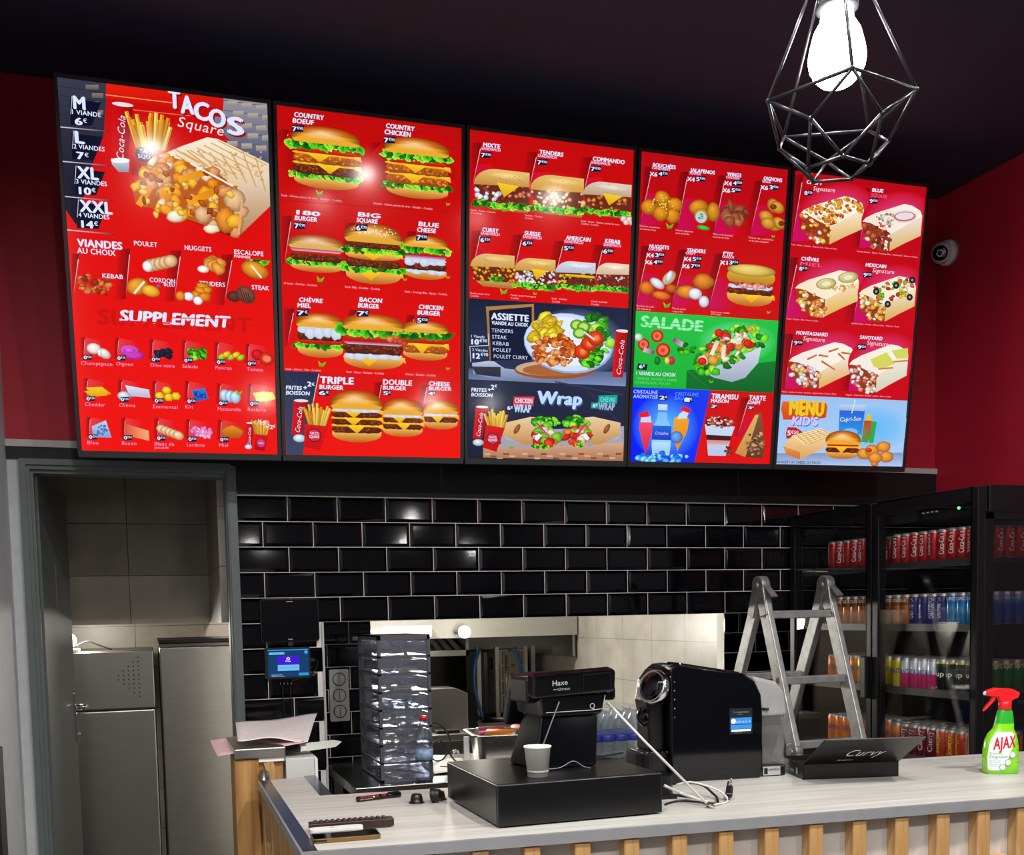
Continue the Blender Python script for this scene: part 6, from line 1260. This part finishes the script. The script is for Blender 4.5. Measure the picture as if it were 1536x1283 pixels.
A.at(315, 980); A.poly([(-34, -165), (36, -165), (40, -110), (70, -50), (74, 90), (66, 170), (-64, 170), (-74, 90), (-70, -50), (-40, -110)], (120, 190, 250), (170, 220, 255)); A.rect(-36, -225, 36, -180, (220, 235, 255), (180, 210, 250)); A.rect(-74, -60, 74, 50, (30, 100, 230), (20, 60, 200)); A.t(-50, 10, 50, 24, 'Cristaline', (240, 200, 230), .0, .15); A.rect(-60, 70, 62, 150, (190, 226, 255), (150, 200, 250)); A.off()
A.cluster(320, 1170, 210, 30, 40, 14, 30, ((60, 170, 250), (130, 210, 255), (20, 110, 240)), .5, .2)
A.t(698, 706, 905, 38, 'TIRAMISU', WH, .045, .08); A.t(694, 736, 832, 26, 'MAISON', WH, .04, .08); A.price(692, 750, 748, 782, '3€'); A.t(986, 716, 1116, 36, 'TARTE', WH, .045, .08); A.t(982, 746, 1072, 26, 'DAIM', WH, .04, .08); A.price(976, 760, 1032, 790, '3€')
A.at(755, 1020); A.poly([(-112, -110), (120, -100), (95, -20), (60, 130), (-75, 130), (-95, -20)], (206, 220, 244), (180, 200, 232)); A.poly([(-98, -30), (98, -26), (90, 10), (-92, 8)], (66, 22, 28)); A.poly([(-92, 8), (90, 10), (84, 45), (-86, 45)], (216, 130, 130), (230, 170, 170)); A.cluster(0, -130, 110, 40, 60, 9, 18, ((110, 30, 24), (226, 200, 200), (180, 90, 60), (70, 20, 16)), .6); A.cluster(80, 90, 30, 40, 16, 8, 15, ((110, 30, 24), (150, 60, 40))); A.off()
A.at(1010, 980); A.poly([(-120, 150), (20, -150), (60, -170), (70, -120), (105, 120), (90, 190), (-40, 180)], (130, 84, 50), (96, 58, 34)); A.poly([(-120, 150), (18, -150), (44, -150), (-40, 180)], (226, 176, 100), (200, 140, 70)); A.cluster(30, 70, 60, 100, 40, 10, 22, ((150, 100, 64), (90, 54, 32), (190, 150, 110)), .4); A.off()
A.done(TV[3])
# ---- fifth page: gratin tacos, kids menu
A = Art(QUADS[4], 5); base(A, (186, 8, 20), (200, 8, 24), (206, 8, 24)); A.fr(1150, 250, 5.346)
def sig(x, y, x1, a, b, pr, px_, py, script=True):
    A.t(x, y, x1, 28, a, WH, .045, .1)
    if script: A.t(px_ + 78, py + 2, px_ + 250, 34, b, (245, 225, 235), -.01, .2, y1=py + 18)
    else: A.t(x - 8, y + 40, x1 + 30, 28, b, (240, 90, 150), .03, .1)
    A.price(px_, py, px_ + 78, py + 44, pr)
for x0, y0, x1, y1 in ((290, 60, 200, 590), (820, 170, 735, 640), (250, 720, 150, 1200), (775, 780, 690, 1240)): A.panel(x0, y0, x1, y1, 80, 220, (200, 8, 22), (110, 5, 16), (206, 14, 110))
def top_crispy(N): A.inpoly(N([(.06, .36), (.45, .13), (.7, .02), (.98, .12), (.96, .3), (.7, .45), (.5, .58), (.3, .5)]), 110, 10, 20, ((230, 150, 30), (214, 110, 24), (240, 190, 60), (186, 50, 34)), .5)
def top_ham(N): A.disc(*N([(.7, .25)])[0], 105, 52, (226, 216, 226), -10); A.disc(*N([(.7, .25)])[0], 90, 40, (216, 110, 90), -10); A.disc(*N([(.7, .24)])[0], 76, 30, (226, 224, 232), -10); A.inpoly(N([(.2, .3), (.5, .2), (.5, .55), (.3, .5)]), 30, 7, 15, ((214, 80, 50), (150, 170, 160), (236, 210, 190)))
def top_goat(N):
    for p in ((.48, .3), (.82, .13)): x, y = N([p])[0]; A.ell(x, y, 84, 46, (222, 204, 140), (246, 240, 214), -12); A.disc(x, y, 50, 26, (206, 190, 110), -12); A.disc(x, y, 40, 20, (240, 232, 196), -12)
    A.inpoly(N([(.5, .4), (.9, .2), (.95, .3), (.6, .5)]), 20, 8, 15, ((226, 140, 50), (240, 190, 100)))
def top_mex(N):
    A.inpoly(N([(.25, .3), (.7, .05), (.95, .1), (.9, .35), (.5, .55), (.35, .5)]), 46, 14, 28, ((206, 210, 50), (226, 90, 40), (230, 180, 60), (236, 214, 190), (110, 170, 40), (190, 40, 30)), .5)
    for p in ((.3, .36), (.64, .2), (.9, .42), (.52, .6), (.92, .06)): x, y = N([p])[0]; A.ell(x, y, 26, 28, (26, 26, 44)); A.disc(x, y, 10, 11, (150, 150, 170))
def top_bac(N):
    for p, q in (((.28, .38), (.42, .28)), ((.5, .4), (.72, .56)), ((.6, .2), (.75, .12)), ((.8, .2), (.98, .22)), ((.45, .28), (.6, .3)), ((.75, .22), (.86, .34))): a, b = N([p, q]); A.line(*a, *b, 16, (206, 120, 60), (226, 160, 100)); A.line(a[0], a[1] + 3, b[0], b[1] + 3, 5, (186, 40, 30))
def top_rac(N):
    A.poly(N([(.35, .32), (.62, .16), (.78, .38), (.55, .5), (.42, .46)]), (206, 222, 90), (220, 206, 100)); A.poly(N([(.7, .12), (.98, .05), (1, .25), (.8, .28)]), (200, 220, 80), (222, 210, 110))
    for p, q in (((.5, .5), (.75, .46)), ((.75, .34), (1, .3))): a, b = N([p, q]); A.line(*a, *b, 14, (214, 130, 60))
W1, W2 = ((196, 60, 30), (240, 226, 200), (226, 120, 50), (150, 40, 30), (236, 200, 70)), ((150, 50, 34), (190, 90, 60), (236, 216, 200), (120, 34, 26))
W3 = ((232, 170, 60), (240, 226, 200), (220, 130, 60), (236, 200, 120)); W4 = ((220, 140, 130), (240, 230, 230), (230, 180, 110), (200, 90, 80), (210, 215, 235))
A.at(275, 190); A.wrap(0, 0, 520, 420, top_crispy, fill=W1); A.off(); A.at(775, 255); A.wrap(0, 0, 485, 410, top_ham, ((240, 226, 216), (220, 180, 110)), W2); A.off()
A.at(235, 790); A.wrap(0, 0, 520, 400, top_goat, ((246, 228, 190), (226, 176, 80)), W3); A.off(); A.at(745, 840); A.wrap(0, 0, 465, 395, top_mex, ((246, 232, 200), (216, 170, 90)), W3); A.off()
sig(312, 132, 440, 'CRISPY', 'Signature', '8€50', 288, 184); sig(835, 195, 925, 'BLUE', 'SQUARE', '9€00', 808, 248, False); sig(270, 742, 412, 'CHÈVRE', 'MIEL', '8€50', 248, 786, False); sig(785, 792, 950, 'MEXICAIN', 'Signature', '9€50', 762, 836)
for x, y, x1, s_ in ((192, 622, 560, 'Frites - Bacon - Cheddar - Oignons Frits - Sauce au Choix'), (716, 676, 1205, 'Viande hachée - Bœuf - Fromage Bleu - Emmental - Sauce au Choix'), (155, 1215, 408, 'Poulet - Chèvre - Miel - Sauce au Choix'), (672, 1252, 1058, 'Viande hachée - Poulet - Olives noires - Poivron - Sauce')): A.t(x, y, x1, 12, s_, (245, 190, 200), 0)
A.fr(1150, 480, 5.346)
for x0, y0, x1, y1 in ((210, 100, 140, 540), (725, 170, 650, 560)): A.panel(x0, y0, x1, y1, 80, 220, (200, 8, 22), (110, 5, 16), (206, 14, 110))
A.at(185, 145); A.wrap(0, 0, 530, 400, top_bac, ((240, 234, 230), (226, 170, 80)), W4); A.off(); A.at(670, 165); A.wrap(0, 0, 480, 415, top_rac, ((240, 236, 220), (214, 206, 180)), W4); A.off()
sig(230, 105, 485, 'MONTAGNARD', 'Signature', '9€50', 208, 150); sig(740, 142, 922, 'SAVOYARD', 'Signature', '9€50', 718, 186)
for x, y, x1, s_ in ((118, 570, 556, 'Poulet - Lardons de dinde - Raclette - Oignons frits - Sauce au Choix'), (632, 596, 995, 'Nuggets - Crème frites - Raclette - Lardon - Sauce au Choix')): A.t(x, y, x1, 12, s_, (245, 190, 200), 0)
A.poly([(104, 588), (1125, 640), (1085, 1172), (70, 1150)], (150, 196, 244), (176, 206, 244)); A.glow(850, 850, 300, 190, (96, 186, 248), (160, 200, 244)); A.poly([(72, 1060), (1090, 1060), (1085, 1172), (70, 1150)], (130, 150, 190), (176, 204, 246))
A.poly([(125, 640), (200, 650), (470, 655), (486, 690), (470, 775), (360, 790), (130, 790), (110, 700)], (232, 106, 24), (214, 70, 16)); A.t(172, 748, 455, 118, 'MENU', (240, 196, 40), .07, 0, sh=(176, 84, 10)); A.t(196, 830, 405, 66, "KID'S", (214, 196, 255), .05, .08, sh=(60, 110, 220))
A.poly([(150, 900), (165, 850), (230, 852), (288, 892), (230, 930), (155, 945)], (206, 16, 30)); A.t(160, 915, 190, 38, '5', WH, .05); A.t(192, 902, 250, 24, '€50', WH, .03)
A.at(675, 780); A.poly([(-100, -90), (105, -90), (95, 130), (-92, 130)], (30, 90, 220), (40, 150, 230)); A.poly([(-110, -105), (110, -110), (100, -60), (-102, -60)], (190, 214, 240), (150, 180, 220)); A.line(0, -40, 20, -150, 8, (235, 225, 225)); A.t(-90, 30, 78, 34, 'Capri-Sun', WH, .02, .1, y1=16); A.disc(0, 110, 60, 30, (120, 190, 240)); A.off()
A.at(815, 850); A.poly([(15, -45), (62, -45), (48, 130), (10, 130)], (40, 170, 80)); A.poly([(-22, -100), (10, -100), (16, -50), (-26, -50)], (236, 196, 30)); A.poly([(-40, -50), (20, -50), (24, 60), (0, 130), (-50, 120)], (206, 60, 30), (60, 160, 70)); A.off()
A.at(320, 990); A.poly([(-190, 20), (-120, -70), (100, -135), (200, -90), (130, 30), (-50, 122), (-150, 90)], (246, 226, 180), (226, 160, 90)); A.poly([(-190, 20), (-50, 65), (-50, 122), (-160, 85)], (226, 150, 84), (206, 110, 50)); A.poly([(-120, -70), (100, -135), (200, -90), (-20, 10)], (252, 236, 196), (240, 210, 150))
for k in range(6): A.line(-90 + k * 40, -78 - k * 9, 0 + k * 36, 0 - k * 18, 6, (206, 160, 80)); A.line(-100 + k * 22, -62 + k * 12, 110 + k * 16, -128 + k * 10, 5, (206, 160, 80))
A.off(); A.at(600, 1108); A.burger(0, 0, 290, [('bb', 70), ('pt', 50), ('ch', 40), ('to', 18), ('tb', 130)], 228); A.off()
A.at(870, 1070); [A.ell(x, y, 58, 46, (222, 140, 50), lump=.05) for x, y in ((-90, 0), (-30, -30), (60, -60), (90, 20), (0, 30))]; A.ell(-55, -30, 24, 18, (200, 50, 24)); A.ell(0, 80, 30, 20, (206, 120, 40)); A.off()
A.t(78, 1140, 428, 20, 'NUGGETS OU CHEESE OU TACOS', (20, 24, 70), .03)
A.done(TV[4])
# ---- the lit tablet's picture
A = Art([(0, 0), (SW * 1000, 0), (SW * 1000, SH * 1000), (0, SH * 1000)], 6); A.F = lambda x, y: (SW / 2 + x, SH - .3 - y)
for r_ in ((-.09, -.054, .074, .058, (12, 60, 110)), (-.09, .054, .074, .058, (40, 150, 230)), (-.052, -.005, .035, .031, (66, 20, 214)), (-.052, -.029, .035, -.005, (110, 190, 240)), (.032, -.05, .073, -.039, (40, 150, 220))): A.rect(*r_)
A.poly([(x, y) for x, y in rrect(-.086, -.023, .038, .047, .0045)], (110, 200, 245)); A.disc(.064, .045, .007, .007, (60, 170, 240)); A.disc(-.009, .020, .0075, .0065, (226, 226, 245)); A.disc(-.009, .020, .003, .003, (90, 60, 220))
A.F = lambda x, y: (SW / 2 + x, SH - .3 + y)
A.t(-.020, -.008, .002, .005, 'Bip', WH); A.t(-.045, .018, .028, .004, 'En attente de commande', (60, 100, 160), 0); A.t(-.078, .046, -.035, .0035, 'Commandes du jour', WH, .02); A.t(-.078, .052, -.026, .0035, 'Aucune nouvelle', WH, .02); A.t(-.072, -.0405, -.04, .004, 'Recherche', (30, 90, 150), 0)
d = A.done(BLUE_TABLET); d.name = 'lit_display'; d.location = (0, -.0118, -.3)
